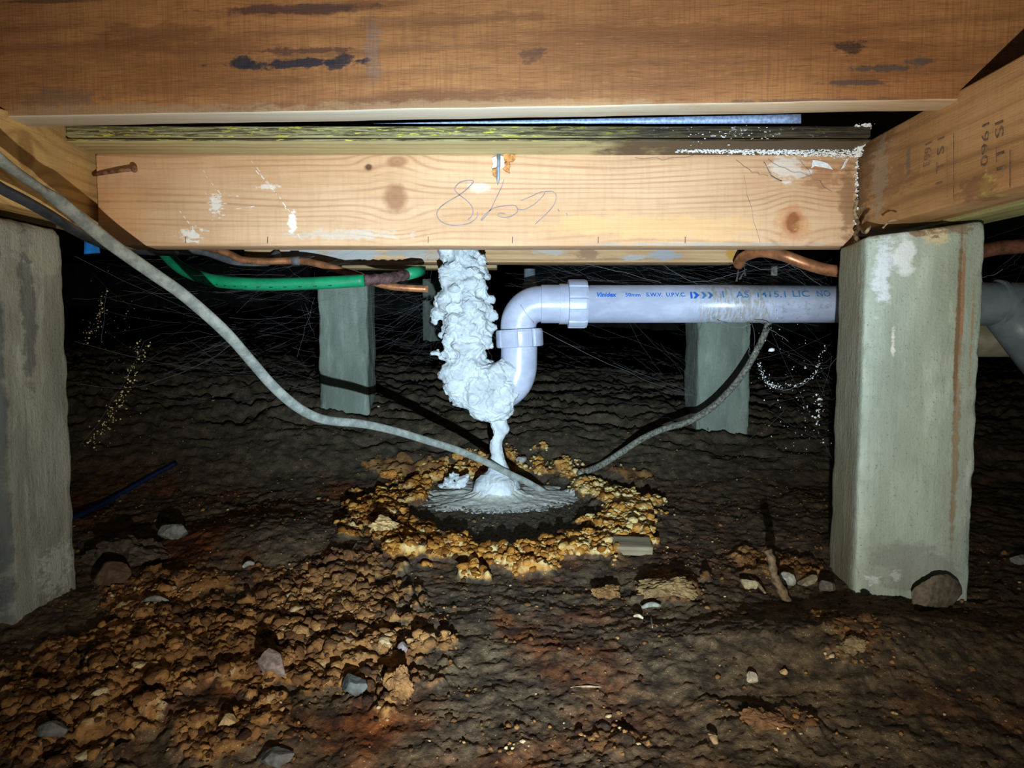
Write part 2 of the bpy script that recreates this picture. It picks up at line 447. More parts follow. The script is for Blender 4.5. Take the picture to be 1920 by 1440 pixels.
darkwall = concrete('dim wall', srgb(60, 58, 54), srgb(36, 34, 32), srgb(74, 70, 64))
tag(link('wall_back', hexa(box8(-4, 4, 4.0, 4.1, -.5, .5), 0, .5), darkwall), kind='structure')
tag(link('wall_left', hexa(box8(-3.9, -3.8, -.8, 4.0, -.5, .5), 0, .5), darkwall), kind='structure')
tag(link('wall_right', hexa(box8(3.8, 3.9, -.8, 4.0, -.5, .5), 0, .5), darkwall), kind='structure')
tag(link('ceiling', hexa(box8(-4, 4, -.8, 4.1, .41, .43), 0, .5), wood('floor sheet', srgb(92, 70, 46), srgb(60, 45, 30), srgb(48, 34, 22), .03)), kind='structure')

# ------------------------------------------------------------------ TIMBERS
blk = srgb(38, 34, 40); wht = srgb(232, 228, 216)
def P3(px, py, Y): return tuple(at(px, py, Y))
# big joist across the top, its right end swings a little nearer
JY0, JY1 = .638, .602
def jy(px): return JY0+(JY1-JY0)*(px/1650)
def js(px, py, rx, ry, col, k, ns=45, wob=.6, soft=.5):
    y = jy(px); m = y/F
    return (P3(px, py, y), (rx*m, .03, ry*m), col, k, ns, wob, soft)
jst = [js(560, 122, 135, 9, blk, .95, 60, 1.1), js(455, 120, 24, 15, blk, .95, 60, .8), js(640, 118, 30, 16, blk, .9, 60, .9), js(560, 98, 120, 7, srgb(60, 34, 28), .7, 60, 1.0),
       js(560, 20, 170, 11, srgb(70, 46, 40), .85, 40, .9), js(1590, 92, 30, 14, srgb(46, 28, 26), .8, 70, 1), js(1000, 105, 30, 14, srgb(66, 42, 36), .6, 60, 1),
       js(1650, 132, 75, 8, srgb(74, 62, 56), .85, 60, .9), js(1600, 158, 90, 6, srgb(70, 58, 54), .8, 50, .9), js(1720, 118, 40, 9, srgb(74, 62, 60), .8, 60, .9),
       js(90, 4, 110, 5, srgb(50, 34, 24), .7), js(120, 185, 80, 20, srgb(96, 84, 68), .5, 60, 1), js(700, 105, 18, 80, srgb(110, 100, 96), .35, 60, .9),
       js(1500, 192, 200, 5, srgb(70, 62, 58), .6, 50, 1), js(230, 210, 420, 16, srgb(150, 128, 96), .55, 60, .7, .6), js(900, 200, 520, 14, srgb(160, 130, 92), .5, 60, .7, .6),
       js(300, 60, 120, 18, srgb(96, 60, 32), .5, 40, 1), js(1250, 60, 300, 14, srgb(112, 68, 34), .5, 40, 1), js(850, 40, 200, 12, srgb(104, 66, 36), .5, 40, 1)]
joist_m = wood('brown joist', srgb(166, 114, 66), srgb(132, 85, 46), srgb(94, 58, 34), .021, 'x', [], jst, saw=.28, linemix=.4, fibre=.6, tones=srgb(120, 76, 42), sawfreq=520)
z0 = at(200, 221, .638).z; z1 = at(1650, 193, .602).z
xl, xr = -.85, 1.0
yl = .638-(xl-at(200, 0, .638).x)*(.036/.9)*1.0
def zed(x): return z0+(z1-z0)*(x+.37)/.69
slope = -.036/.72
yl = .632+slope*(xl+.37); yr = .632+slope*(xr+.37)
th = .030
J = [(xl, yl, zed(xl)), (xr, yr, zed(xr)), (xr, yr+th, zed(xr)), (xl, yl+th, zed(xl))]
J = J+[(a, b, .41) for a, b, c_ in J]
o = link('floor_joist', hexa(J, .003, .02, .0006, 14), joist_m)
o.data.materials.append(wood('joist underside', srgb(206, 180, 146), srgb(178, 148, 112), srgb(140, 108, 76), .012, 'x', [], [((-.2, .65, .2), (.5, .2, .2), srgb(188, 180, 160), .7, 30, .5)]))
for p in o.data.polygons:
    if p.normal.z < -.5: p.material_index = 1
tag(o, 'wide stained brown joist across the top with black marks', 'joist')

# light pine beam between the two bearers
BY = .754
bx0, bx1 = at(183, 400, BY).x, at(1606, 400, BY).x
bz0, bz1 = at(900, 461, BY).z, at(900, 289, BY).z
m_ = BY/F
def K(px, py, rx, ry): p = at(px, py, BY); return (p.x, p.z, rx*m_, ry*m_)
def bs(px, py, rx, ry, col, k, ns=60, wob=.6, soft=.5): return (P3(px, py, BY), (rx*m_, .03, ry*m_), col, k, ns, wob, soft)
beam_m = wood('pine beam', srgb(212, 170, 128), srgb(194, 148, 104), srgb(146, 92, 58), .0072, 'x',
    [K(741, 370, 26, 30), K(745, 303, 24, 12), K(1487, 418, 22, 26), K(691, 314, 10, 8)],
    [bs(1487, 418, 15, 20, srgb(82, 42, 32), .95, 90, .22, .3), bs(1487, 418, 36, 42, srgb(186, 112, 54), .45), bs(691, 314, 8, 7, srgb(78, 50, 26), .9, 90, .3), bs(742, 374, 18, 26, srgb(150, 104, 70), .6, 90, .3, .5),
     bs(548, 415, 9, 24, wht, .9, 90, .9), bs(505, 350, 22, 5, wht, .5, 120, 1.3), bs(355, 440, 26, 14, wht, .7, 120, 1.4), bs(405, 385, 14, 22, wht, .6, 160, 1.5),
     bs(1540, 330, 50, 24, srgb(140, 84, 48), .5, 80, 1), bs(1590, 380, 20, 80, srgb(120, 82, 48), .6, 60, .8), bs(900, 352, 26, 12, wht, .35, 60, .6),
     bs(1480, 318, 40, 26, wht, .5, 50, 1.2), bs(1250, 425, 260, 30, srgb(220, 170, 106), .5, 30, .8), bs(230, 400, 60, 60, srgb(216, 158, 96), .4),
     bs(650, 440, 120, 10, srgb(190, 190, 180), .4, 90, 1.2), bs(1330, 458, 300, 3, srgb(150, 150, 140), .7)], saw=.13, linemix=.5, fibre=.25, wander=.05, sawfreq=230)
beam = link('cross_beam', hexa(box8(bx0, bx1, BY, BY+.036, bz0, bz1, 0), .0018, .02, .0004, 12), beam_m)
tag(beam, 'long light pine beam with knots and a pencil scribble, spanning between the bearers', 'beam')

# pencil scribble and tick marks on the beam: flat graphite strokes
def stroke_geo(pts, wpx, V, Fc, Y=BY-.0006, n=8):
    path = catmull([at(p[0], p[1], Y) for p in pts], n) if len(pts) > 2 else [at(p[0], p[1], Y) for p in pts]
    k = len(V); hw = wpx*Y/F/2
    for i, p in enumerate(path):
        a, b = Vector(path[max(i-1, 0)]), Vector(path[min(i+1, len(path)-1)]); t = (b-a).normalized()
        nrm = Vector((-t.z, 0, t.x))*hw
        V.append(Vector(p)+nrm); V.append(Vector(p)-nrm)
    for i in range(len(path)-1): Fc.append((k+2*i, k+2*i+1, k+2*i+3, k+2*i+2))
def cr6(pts): return [(780+x/6.4, 300+y/6.4) for x, y in pts]
V, Fc = [], []
stroke_geo(cr6([(735, 625), (730, 690), (640, 760), (500, 785), (380, 775), (290, 730), (250, 650), (290, 570), (400, 490), (520, 420), (620, 340), (690, 255), (600, 248), (520, 275), (465, 345), (510, 410), (600, 480), (665, 550), (685, 620), (665, 680), (620, 720)]), 1.7, V, Fc)
stroke_geo(cr6([(1055, 235), (1025, 330), (970, 440), (910, 570), (850, 660), (785, 725), (800, 690), (880, 610), (960, 570), (1080, 550), (1190, 550), (1220, 600), (1200, 640), (1130, 680), (1050, 690), (985, 670), (1000, 640), (1070, 645)]), 1.5, V, Fc)
stroke_geo(cr6([(1220, 590), (1300, 595), (1400, 545), (1480, 480), (1545, 400), (1500, 385), (1400, 430), (1260, 490)]), 1.3, V, Fc)
stroke_geo(cr6([(1545, 380), (1640, 380), (1680, 430), (1665, 520), (1600, 610), (1520, 690), (1430, 770)]), 1.4, V, Fc)
for (a, b) in [((1705, 590), (1720, 620)), ((1800, 640), (1820, 665))]: stroke_geo(cr6([a, b]), 1.8, V, Fc)
pencil_m = plain('pencil graphite', srgb(138, 122, 122), .5, .4, 0, .2)
link('pencil_scribble', mesh_from(V, Fc), pencil_m, beam, False)
tick_m = plain('pencil dark', srgb(70, 60, 52), .6)
for px in (348, 502, 803, 961, 1122, 1285):
    V, Fc = [], []; stroke_geo([(px, 444), (px-.5, 456)], 1.3, V, Fc); link('tick_mark', mesh_from(V, Fc), tick_m, beam, False)

scuff_m = plain('white scuff', srgb(228, 222, 208), .8, .2, 0, .15, 300)
random.seed(4)
for (x0_, y0_, x1_, y1_, nseg) in [(470, 300, 545, 400, 9), (480, 318, 525, 370, 5), (385, 360, 418, 408, 6), (378, 318, 415, 365, 4), (535, 385, 560, 445, 5), (335, 395, 375, 445, 6), (425, 366, 448, 368, 2), (440, 392, 482, 386, 3)]:
    V, Fc = [], []
    for i in range(nseg):
        t = (i+random.random()*.5)/nseg; u_ = t+random.uniform(.3, .8)/nseg
        j1, j2 = random.uniform(-2, 2), random.uniform(-2, 2)
        stroke_geo([(x0_+(x1_-x0_)*t+j1, y0_+(y1_-y0_)*t), (x0_+(x1_-x0_)*u_+j1, y0_+(y1_-y0_)*u_)], random.uniform(.5, 1.9), V, Fc, BY-.0005)
    tag(link('paint_scuff', mesh_from(V, Fc), scuff_m, beam, False), kind='stuff')
# bent rusty nail at the beam's left end
nr = empty('bent_nail', at(180, 326, BY-.004)); tag(nr, 'rusty bent nail sticking out beside the left end of the pine beam', 'nail')
rusty = plain('rusty nail', srgb(140, 98, 70), .7, .4, .3, .4, 200)
link('shank', tube([at(176, 327, BY+.002), at(190, 325, BY-.006), at(225, 320, BY-.012), at(250, 317, BY-.016)], .0021, seg=10), rusty, nr)
a, b = at(250, 317, BY-.016), at(257, 315.5, BY-.018)
link('nail_head', lathe(a, b, [(0, .0026), (.0005, .0038), (.002, .0036), (.003, .0022)], 16), rusty, nr)
# second nail, driven down through the edge with splinters
nz = empty('galvanised_nail', at(935, 345, BY-.003)); tag(nz, 'grey nail point driven down the face of the pine beam amid splinters', 'nail')
galv = plain('galvanised steel', srgb(150, 158, 172), .45, .5, .35, .2, 200)
link('shank', tube([at(935, 289, BY-.003), at(934.5, 315, BY-.003), at(934, 336, BY-.003), at(933, 347, BY-.002)], [.0019, .0019, .0019, .0004], seg=10), galv, nz)
spl = plain('splinter wood', srgb(196, 134, 74), .8, .2, 0, .3, 200); splw = plain('pale splinter', srgb(232, 214, 188), .8, .2, 0, .2, 200)
def shard(px, py, pts, Y, th, mat, parent, name='splinter', lift=.002):
    n = len(pts); V = [at(px+x, py+y, Y) for x, y in pts]; V += [v+Vector((random.uniform(-.0003, .0003), -th-random.uniform(0, lift), 0)) for v in V]
    Fc = [tuple(range(n)), tuple(range(2*n-1, n-1, -1))]+[(i, i+n, (i+1) % n+n, (i+1) % n) for i in range(n)]
    return link(name, mesh_from(V, Fc), mat, parent, False)
shard(956, 297, [(-12, -6), (-2, -7), (9, -5), (11, 1), (6, 7), (-6, 8), (-11, 3)], BY-.0003, .003, spl, beam)
shard(950, 315, [(-7, 3), (-3, -8), (3, -10), (7, -3), (5, 4), (6, 11), (0, 8)], BY-.0003, .003, spl, beam)
shard(928, 325, [(-5, -6), (4, -8), (5, 4), (1, 8), (-4, 4)], BY-.0003, .002, spl, beam)
shard(928, 306, [(-7, -9), (3, -12), (5, 0), (3, 8), (-6, 11), (-3, 2)], BY-.0003, .002, splw, beam)
shard(942, 305, [(-4, -12), (4, -10), (3, 0), (5, 8), (-3, 14)], BY-.0003, .002, splw, beam)

# packed sheets above the beam
def sheet_mat(name, right_dark):
    M = Mat(name, .8, .25); x, y, z = M.sep()
    g = M.noise((30, 200, 700), 4, .7); g2 = M.noise((75, 200, 620), 4, .65, off=(4, 4, 4))
    c = M.mix(M.step(g, .4, .62), srgb(88, 76, 48), srgb(156, 148, 104))
    c = M.mix(M.math('MULTIPLY', M.step(g2, .57, .63), .9), c, srgb(198, 196, 60))
    c = M.mix(M.math('MULTIPLY', M.step(M.noise((40, 200, 500), 3, .6, off=(1, 8, 3)), .58, .64), .8), c, srgb(56, 44, 28))
    xn = M.math('ADD', x, M.math('MULTIPLY', M.math('SUBTRACT', M.noise((12, 12, 60), 4), .5), .14))
    dk = M.step(xn, -.06, .20)
    c = M.mix(M.math('MULTIPLY', dk, .93), c, M.mix(M.step(g, .4, .7), srgb(28, 22, 18), srgb(72, 60, 44)))
    mold = M.math('MULTIPLY', M.step(xn, .14, .2), M.step(M.noise((70, 70, 160), 5, .7, off=(2, 2, 9)), .60, .68))
    c = M.mix(M.math('MULTIPLY', mold, .7), c, srgb(190, 190, 200))
    M.color(c); M.bump(g, .0012); return M.m
sh_m = sheet_mat('treated ply edge', 1)
SY = .702
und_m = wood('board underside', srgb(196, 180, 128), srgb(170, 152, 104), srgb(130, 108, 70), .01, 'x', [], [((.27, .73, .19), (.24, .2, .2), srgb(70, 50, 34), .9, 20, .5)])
sx0, sx1 = at(123, 250, SY).x, at(1634, 250, SY).x
sz0, sz1, sz2 = at(900, 265, SY).z, at(900, 262, SY).z, at(900, 236, SY).z
zmid = at(900, 261, SY).z; zA = at(900, 284, SY).z
zb = at(123, 265, SY).z
for nm, a, b, dy, lab in (('packing_board', zb, at(900, 260, SY).z, 0, 'thin greenish treated board, lower of the pair lying on the pine beam'),
                          ('packing_board', at(900, 256, SY).z, at(900, 235.5, SY).z, .0012, 'thin greenish treated board, upper of the pair lying above the pine beam')):
    o = link(nm, hexa(box8(sx0, sx1, SY+dy, SY+.10, a, b), .0010, .02, .0005, 40, a*100), sh_m)
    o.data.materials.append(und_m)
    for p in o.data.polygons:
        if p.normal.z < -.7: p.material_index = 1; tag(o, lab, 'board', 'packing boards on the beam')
LOWZ = zb
# galvanised strip in the gap
o = link('metal_flashing', hexa([P3(700, 233, .716), P3(1502, 231.5, .716), P3(1502, 231.5, .722), P3(700, 233, .722),
        P3(700, 231.5, .716), P3(1502, 214, .716), P3(1502, 214, .722), P3(700, 231.5, .722)], 0, .02), plain('zinc sheet', srgb(150, 172, 205), .5, .6, .2, .25, 300))
tag(o, 'narrow bluish galvanised strip in the gap above the dark boards', 'flashing')

# right bearer: two boards side by side running towards the camera
BX = .373
def ys_(px, py): # point on the plane X = BX
    k = at(px, py, 1.0); t = BX/k.x; return (BX, t, k.z*t)
def rs_(px, py, ry, rz, col, k, ns=60, wob=.8): return (ys_(px, py), (.03, ry, rz), col, k, ns, wob)
bear_m = wood('tan bearer', srgb(196, 154, 104), srgb(166, 122, 76), srgb(120, 80, 46), .018, 'y', [],
    [rs_(1640, 260, .035, .03, srgb(128, 88, 54), .7), rs_(1660, 350, .06, .02, srgb(130, 90, 56), .55), rs_(1650, 330, .02, .05, srgb(160, 150, 130), .5, 90, 1.3),
     rs_(1703, 305, .005, .018, srgb(104, 98, 92), .7), rs_(1848, 350, .012, .012, srgb(196, 176, 90), .6, 120, .8), rs_(1830, 355, .03, .012, srgb(110, 76, 48), .6, 90, .8),
     rs_(1620, 300, .02, .10, srgb(96, 72, 50), .6)], saw=.10, linemix=.55, fibre=.3, sawfreq=300, wander=.06)
zt, zbm = .2, .107
bz_t = at(1920, 75, .373*F/960).z; bz_b = at(1920, 352, .373*F/960).z
bearer = link('bearer', hexa([(BX, .02, bz_b), (BX+.045, .02, bz_b), (BX+.045, .80, .112), (BX, .80, .112),
                              (BX, .02, bz_t), (BX+.045, .02, bz_t), (BX+.045, .80, .2035), (BX, .80, .2035)], .003, .02, .0004, 20), bear_m)
tag(bearer, 'tan bearer with faint stamped numbers on the right, resting on the rust-streaked stump', 'bearer')
o = link('bearer', hexa([(BX+.047, .02, bz_b-.004), (BX+.090, .02, bz_b-.004), (BX+.090, .80, .110), (BX+.047, .80, .110),
                         (BX+.047, .02, bz_t), (BX+.090, .02, bz_t), (BX+.090, .80, .2035), (BX+.047, .80, .2035)], .002, .02, .0004, 20),
         wood('green treated board', srgb(178, 172, 116), srgb(150, 144, 92), srgb(108, 102, 62), .012, 'y', [], [], saw=.15))
tag(o, 'greenish treated bearer board behind the tan one, showing only its underside edge', 'bearer')

# stamped numbers: text running up the bearer's left face
ink = plain('faded stamp ink', srgb(122, 100, 80), .8, .2, 0, .35, 300)
def text_mesh(s, bold=0, shear=0, res=3):
    cu = bpy.data.curves.new('t', 'FONT'); cu.body = s; cu.size = 1; cu.offset = bold; cu.shear = shear; cu.resolution_u = res
    ob = bpy.data.objects.new('t', cu); C.objects.link(ob)
    dg = bpy.context.evaluated_depsgraph_get(); me = bpy.data.meshes.new_from_object(ob.evaluated_get(dg))
    bpy.data.objects.remove(ob); bpy.data.curves.remove(cu)
    return me
def norm_text(me):
    V = np.array([v.co[:] for v in me.vertices]); V[:, 0] -= V[:, 0].min(); V[:, 1] -= V[:, 1].min()
    V[:, 0] /= V[:, 0].max(); V[:, 1] /= V[:, 1].max(); return V
def stamp(s, pb, pt, wmm, mat, name='stamped_number', th=0):
    """rotated text on the X = BX face, from pixel pb (start, low) to pt (end, high)"""
    me = text_mesh(s, th); V = norm_text(me); a, b = Vector(ys_(*pb)), Vector(ys_(*pt))
    for i, v in enumerate(me.vertices):
        p = a+(b-a)*V[i, 0]; p.y += (1-V[i, 1])*-wmm+wmm/2; p.x = BX-.0008
        v.co = p
    link(name, me, mat, bearer, False)
stamp('0961', (1847, 312), (1850, 232), .0085, ink)
stamp('1T SI', (1878, 318), (1875, 228), .0095, ink)
stamp('E991', (1738, 312), (1743, 268), .010, plain('very faded ink', srgb(128, 104, 82), .8))
stamp('1 T S I', (1762, 345), (1766, 258), .010, plain('very faded ink', srgb(122, 98, 78), .8))
def vline(px, y0, y1, wmm=.0012):
    V, Fc = [], []
    a, b = Vector(ys_(px, y0)), Vector(ys_(px, y1)); k = len(V)
    for p in (a, b):
        p.x = BX-.0009; V.append(p+Vector((0, wmm/2, 0))); V.append(p-Vector((0, wmm/2, 0)))
    Fc.append((k, k+1, k+3, k+2)); link('scribe_line', mesh_from(V, Fc), ink, bearer, False)
vline(1790, 250, 375); vline(1778, 275, 370, .0006); vline(1896, 282, 352, .0014)

# left bearer and dark stub
LX = -.4515
def ls_(px, py):
    k = at(px, py, 1.0); t = LX/k.x; return (LX, t, k.z*t)
lk = lambda px, py, ry, rz: (ls_(px, py)[1], ls_(px, py)[2], ry, rz)
lb_m = wood('pale bearer', srgb(222, 186, 122), srgb(200, 156, 94), srgb(140, 100, 54), .012, 'y', [lk(48, 285, .014, .022)],
            [(ls_(105, 310), (.03, .02, .03), srgb(190, 158, 104), .5), (ls_(150, 280), (.03, .03, .02), srgb(180, 150, 100), .5)], saw=.1, linemix=.6, fibre=.3)
lt = LOWZ-.0005
lb = link('bearer', hexa([(LX-.05, .618, .117), (LX, .618, .117), (LX, .80, .117), (LX-.05, .80, .117),
                          (LX-.05, .618, .199), (LX, .618, .199), (LX, .80, .224), (LX-.05, .80, .224)], .002, .02, .0004, 20), lb_m)
tag(lb, 'pale pine bearer block with curved rings above the left stump, crossed by the cable shadow', 'bearer')
dk_m = wood('dark old timber', srgb(86, 58, 40), srgb(58, 40, 28), srgb(40, 26, 18), .012, 'y')
o = link('bearer', hexa([(LX-.055, .05, .112), (LX-.003, .05, .112), (LX-.003, .615, .112), (LX-.055, .615, .112),
                         (LX-.055, .05, lt), (LX-.003, .05, lt), (LX-.003, .615, lt), (LX-.055, .615, lt)], .003, .02, .0006, 20), dk_m)
tag(o, 'dark old bearer end at the left edge, butting the pale bearer block', 'bearer')

# two more timbers behind, only their lower edges show
A = at(457, 470, 1.06); B = at(1387, 470, 1.06); zz = at(900, 492, 1.06).z
gp = srgb(168, 172, 168)
def rb(px, py, rx, ry, col, k, ns=60, wob=.8): mm = 1.06/F; return (P3(px, py, 1.06), (rx*mm, .03, ry*mm), col, k, ns, wob)
o = link('rear_beam', hexa(box8(A.x, B.x, 1.06, 1.105, zz, zz+.10), .002, .02, .0005, 20),
         wood('painted rear beam', srgb(214, 172, 122), srgb(182, 140, 94), srgb(132, 90, 56), .010, 'x', [],
              [rb(560, 474, 45, 16, gp, .9), rb(660, 478, 60, 16, gp, .85), rb(760, 470, 60, 14, srgb(160, 158, 146), .8), rb(1100, 475, 26, 12, srgb(132, 92, 66), .7), rb(1030, 470, 40, 10, gp, .6),
               rb(1250, 478, 34, 14, srgb(150, 156, 160), .8), rb(1190, 484, 30, 7, gp, .7), rb(1370, 478, 12, 14, srgb(196, 140, 40), .8), rb(820, 480, 70, 12, gp, .5)], fibre=.4))
tag(o, 'timber with flaking grey paint just behind the pine beam', 'beam')
A = at(640, 500, 1.17); B = at(932, 500, 1.17)
o = link('rear_beam', hexa(box8(A.x, B.x, 1.17, 1.21, at(800, 503, 1.17).z, at(800, 503, 1.17).z+.08), .002, .02, .0006, 20),
         wood('rear batten', srgb(180, 150, 104), srgb(150, 122, 82), srgb(110, 84, 54), .01, 'x'))
tag(o, 'short pale batten behind the foam column, farthest of the three beams', 'batten')
A = at(360, 460, 1.25)
o = link('rear_plank', hexa(box8(at(250, 460, 1.25).x, at(500, 460, 1.25).x, 1.25, 1.29, at(300, 474, 1.25).z, at(300, 474, 1.25).z+.28, 0), .002, .02, .0006, 20), dk_m)
tag(o, 'dark brown plank in shadow above the green pipe', 'plank')

# ------------------------------------------------------------------ STUMPS
def stump(fl, fr, br, bl, ztl, ztr, zb_, mat, label, r=.004, amp=.0012, chip=.006, seed=0, name='concrete_stump'):
    c = [(fl[0], fl[1], zb_), (fr[0], fr[1], zb_), (br[0], br[1], zb_), (bl[0], bl[1], zb_),
         (fl[0], fl[1], ztl), (fr[0], fr[1], ztr), (br[0], br[1], ztr), (bl[0], bl[1], ztl)]
    return tag(link(name, hexa(c, r, .006, amp, 30, seed, chip), mat), label, 'stump', 'concrete stumps')
def xs(px, Y): return (px-960)/F*Y
def rt(px, py, rx, ry, col, k, ns=60, wob=.7): return (P3(px, py, .655), (rx*.655/F, .012, ry*.655/F), col, k, ns, wob)
rst = srgb(118, 92, 64); brn = srgb(142, 124, 96)
rstump_m = concrete('pale stump concrete', srgb(172, 184, 168), srgb(140, 150, 134), srgb(192, 202, 188),
    [((.345, .715, -.08), (.04, .056, .5), srgb(132, 126, 102), .85, 60, .2),
     rt(1660, 500, 26, 110, srgb(224, 232, 238), .75, 40, .7), rt(1700, 470, 22, 60, srgb(226, 232, 232), .8, 40, .7), rt(1750, 440, 34, 20, srgb(206, 190, 150), .8, 70, 1),
     rt(1725, 432, 40, 14, rst, .75, 80, 1.2), rt(1790, 430, 30, 16, rst, .7, 80, 1), rt(1791, 620, 6, 240, rst, .95, 90, .3), rt(1786, 850, 8, 260, srgb(136, 112, 80), .75, 50, .5), rt(1800, 560, 4, 150, srgb(150, 100, 60), .8, 60, .4),
     rt(1815, 620, 3, 150, srgb(150, 116, 76), .6, 90, 1), rt(1640, 440, 30, 22, srgb(128, 108, 82), .8, 90, 1), rt(1618, 520, 14, 90, srgb(150, 128, 98), .75, 60, .8),
     rt(1683, 1082, 12, 14, srgb(230, 230, 222), .9, 160, 1.2), rt(1640, 1090, 24, 14, srgb(214, 220, 216), .6, 120, 1.2), rt(1700, 1060, 110, 60, srgb(122, 124, 112), .6, 30, .8),
     rt(1680, 640, 5, 40, wht, .7, 90, .8), rt(1596, 900, 24, 400, srgb(128, 120, 96), .35, 50, .8)])
RFL, RBL, RFR = (.336, .664), (.350, .750), (.4375, .648)
RBR = (RFR[0]+RBL[0]-RFL[0], RFR[1]+RBL[1]-RFL[1])
stump(RFL, RFR, RBR, RBL, .0935, .106, -.30, rstump_m, 'pale grey-green concrete stump with a rust streak, largest, in front on the right', .004, .0010, .006, 4)
lstump_m = concrete('grey stump concrete', srgb(152, 152, 138), srgb(118, 118, 104), srgb(172, 174, 160),
    [(P3(20, 700, .60), (.05, .012, .4), srgb(70, 76, 78), .8, 30, .4), (P3(50, 560, .64), (.02, .012, .1), srgb(84, 84, 80), .7, 40, .7),
     (P3(90, 1070, .66), (.03, .03, .03), srgb(180, 182, 170), .7, 90, 1.1), (P3(90, 460, .66), (.04, .05, .03), srgb(168, 168, 150), .5, 90, 1)])
stump((-.55, .602), (-.446, .602), (-.4425, .692), (-.545, .692), .106, .103, -.30, lstump_m, 'grey concrete stump at the left edge, nearest to the camera', .006, .0014, .007, 9)
bst = concrete('rear stump concrete', srgb(136, 144, 128), srgb(108, 116, 102), srgb(158, 168, 154), [(P3(1350, 660, 1.2), (.02, .03, .06), srgb(158, 140, 112), .5)])
stump((xs(597, 1.26), 1.26), (xs(690, 1.25), 1.25), (xs(698, 1.30)+.0, 1.335), (xs(597, 1.26)+.012, 1.345), .10, .10, -.20, bst, 'mid-sized concrete stump behind the green pipe, left of the foam column', .005, .002, .010, 2)
stump((xs(1309, 1.25), 1.25), (xs(1408, 1.25), 1.25), (xs(1408, 1.25)+.0, 1.35), (xs(1309, 1.25)+.0, 1.35), at(1350, 524, 1.25).z, at(1350, 527, 1.25).z, -.24, bst, 'concrete stump standing behind the horizontal drain pipe', .005, .002, .010, 6)
stump((xs(793, 2.1), 2.1), (xs(860, 2.1), 2.1), (xs(860, 2.1), 2.2), (xs(793, 2.1), 2.2), .17, .17, -.2, bst, 'dim distant concrete stump half hidden behind the foam column', .005, .002, .01, 3)

# ------------------------------------------------------------------ DRAIN PIPE AND TRAP
pvc = Mat('white pvc', .32, .5)
x, y, z = pvc.sep()
c = pvc.mix(pvc.step(pvc.noise((30, 60, 60), 4, .6), .35, .7), srgb(170, 174, 190), srgb(188, 192, 206))
xm = pvc.math('ADD', x, pvc.math('MULTIPLY', pvc.math('SUBTRACT', pvc.noise((60, 60, 60), 4), .5), .06))
dirt = pvc.math('MULTIPLY', pvc.math('MULTIPLY', pvc.step(xm, .24, .29), pvc.math('SUBTRACT', 1, pvc.step(xm, .345, .39))), pvc.step(pvc.noise((260, 80, 60), 5, .7), .42, .6))
c = pvc.mix(pvc.math('MULTIPLY', dirt, .8), c, srgb(150, 142, 118))
d2 = pvc.math('MULTIPLY', pvc.step(x, .22, .3), pvc.step(pvc.noise((90, 90, 90), 5, .7, off=(4, 0, 0)), .52, .7))
c = pvc.mix(pvc.math('MULTIPLY', d2, .55), c, srgb(120, 118, 104))
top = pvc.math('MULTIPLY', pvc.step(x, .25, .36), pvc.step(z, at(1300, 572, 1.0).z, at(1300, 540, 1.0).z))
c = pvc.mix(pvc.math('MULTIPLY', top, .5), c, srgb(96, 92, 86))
sp_ = pvc.noise((300,)*3, 3, .7, off=(3, 3, 3)); c = pvc.mix(pvc.math('MULTIPLY', pvc.step(sp_, .68, .74), .6), c, srgb(110, 104, 92))
pvc.color(c); pvc.bump(pvc.noise((80,)*3, 4, .7), .0003)
pvc = pvc.m
PY = 1.0
drain = empty('drain_pipe', at(1300, 570, PY)); tag(drain, 'white PVC drain pipe with elbow and trap, blue lettering along it', 'pipe')
zc = at(1300, 570, PY).z; R = .0270
def px2(px): return at(px, 570, PY).x
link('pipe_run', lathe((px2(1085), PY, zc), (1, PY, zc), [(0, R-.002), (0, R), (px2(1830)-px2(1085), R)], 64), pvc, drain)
link('socket', auto_flat(lathe((px2(1014), PY, zc), (1, PY, zc), [(0, .0262), (.0005, .0275), (.026, .0275), (.0262, .029), (.040, .029), (.041, .027)], 64)), pvc, drain)
link('union_nut', auto_flat(lathe((px2(1064), PY, zc), (1, PY, zc), [(0, .0300), (.0008, .0345), (.004, .0348), (.024, .0348), (.0272, .0335), (.0275, .028)], 96, 12, .0016, .86), 20), pvc, drain)
# elbow: quarter sweep
cx_, cz_ = at(1013, 611, PY).x, at(1013, 611, PY).z; rb_ = at(1013, 570, PY).z-cz_
Pth = [(cx_+.006, PY, cz_+rb_)]+[(cx_-rb_*math.sin(a), PY, cz_+rb_*math.cos(a)) for a in np.linspace(0, PI/2, 14)]
ev = at(971, 622, PY); Pth.append((Pth[-1][0], PY, ev.z))
link('elbow', tube(Pth, .0258, seg=48), pvc, drain)
xv = cx_-rb_
# mitre seam line
sd = at(992, 588, PY)
link('seam', tube([at(976, 572, PY-.0262), at(988, 590, PY-.0262), at(1001, 607, PY-.0225)], .0006, seg=6), pvc, drain)
nt0, nt1 = at(973, 651, PY), at(971.5, 616, PY)
link('union_nut', auto_flat(lathe((xv+.002, PY, nt0.z), (xv+.0005, PY, nt1.z), [(0, .0300), (.0008, .0330), (.003, .0338), (.022, .0338), (.0255, .0325), (.026, .027)], 96, 8, .0014, .88), 20), pvc, drain)
tp = [(xv+.001, PY, at(0, 640, PY).z), at(973, 672, PY), at(972, 692, PY), at(966, 712, PY), at(952, 732, PY), at(930, 744, PY), at(905, 745, PY), at(885, 728, PY), at(872, 700, PY), at(868, 650, PY), at(866, 560, PY), at(866, 440, PY)]
path = catmull(tp, 8)
link('trap_bend', tube(path, [.0262 if i < 26 else max(.023, .0262-.0004*(i-26)) for i in range(len(path))], seg=48), pvc, drain)
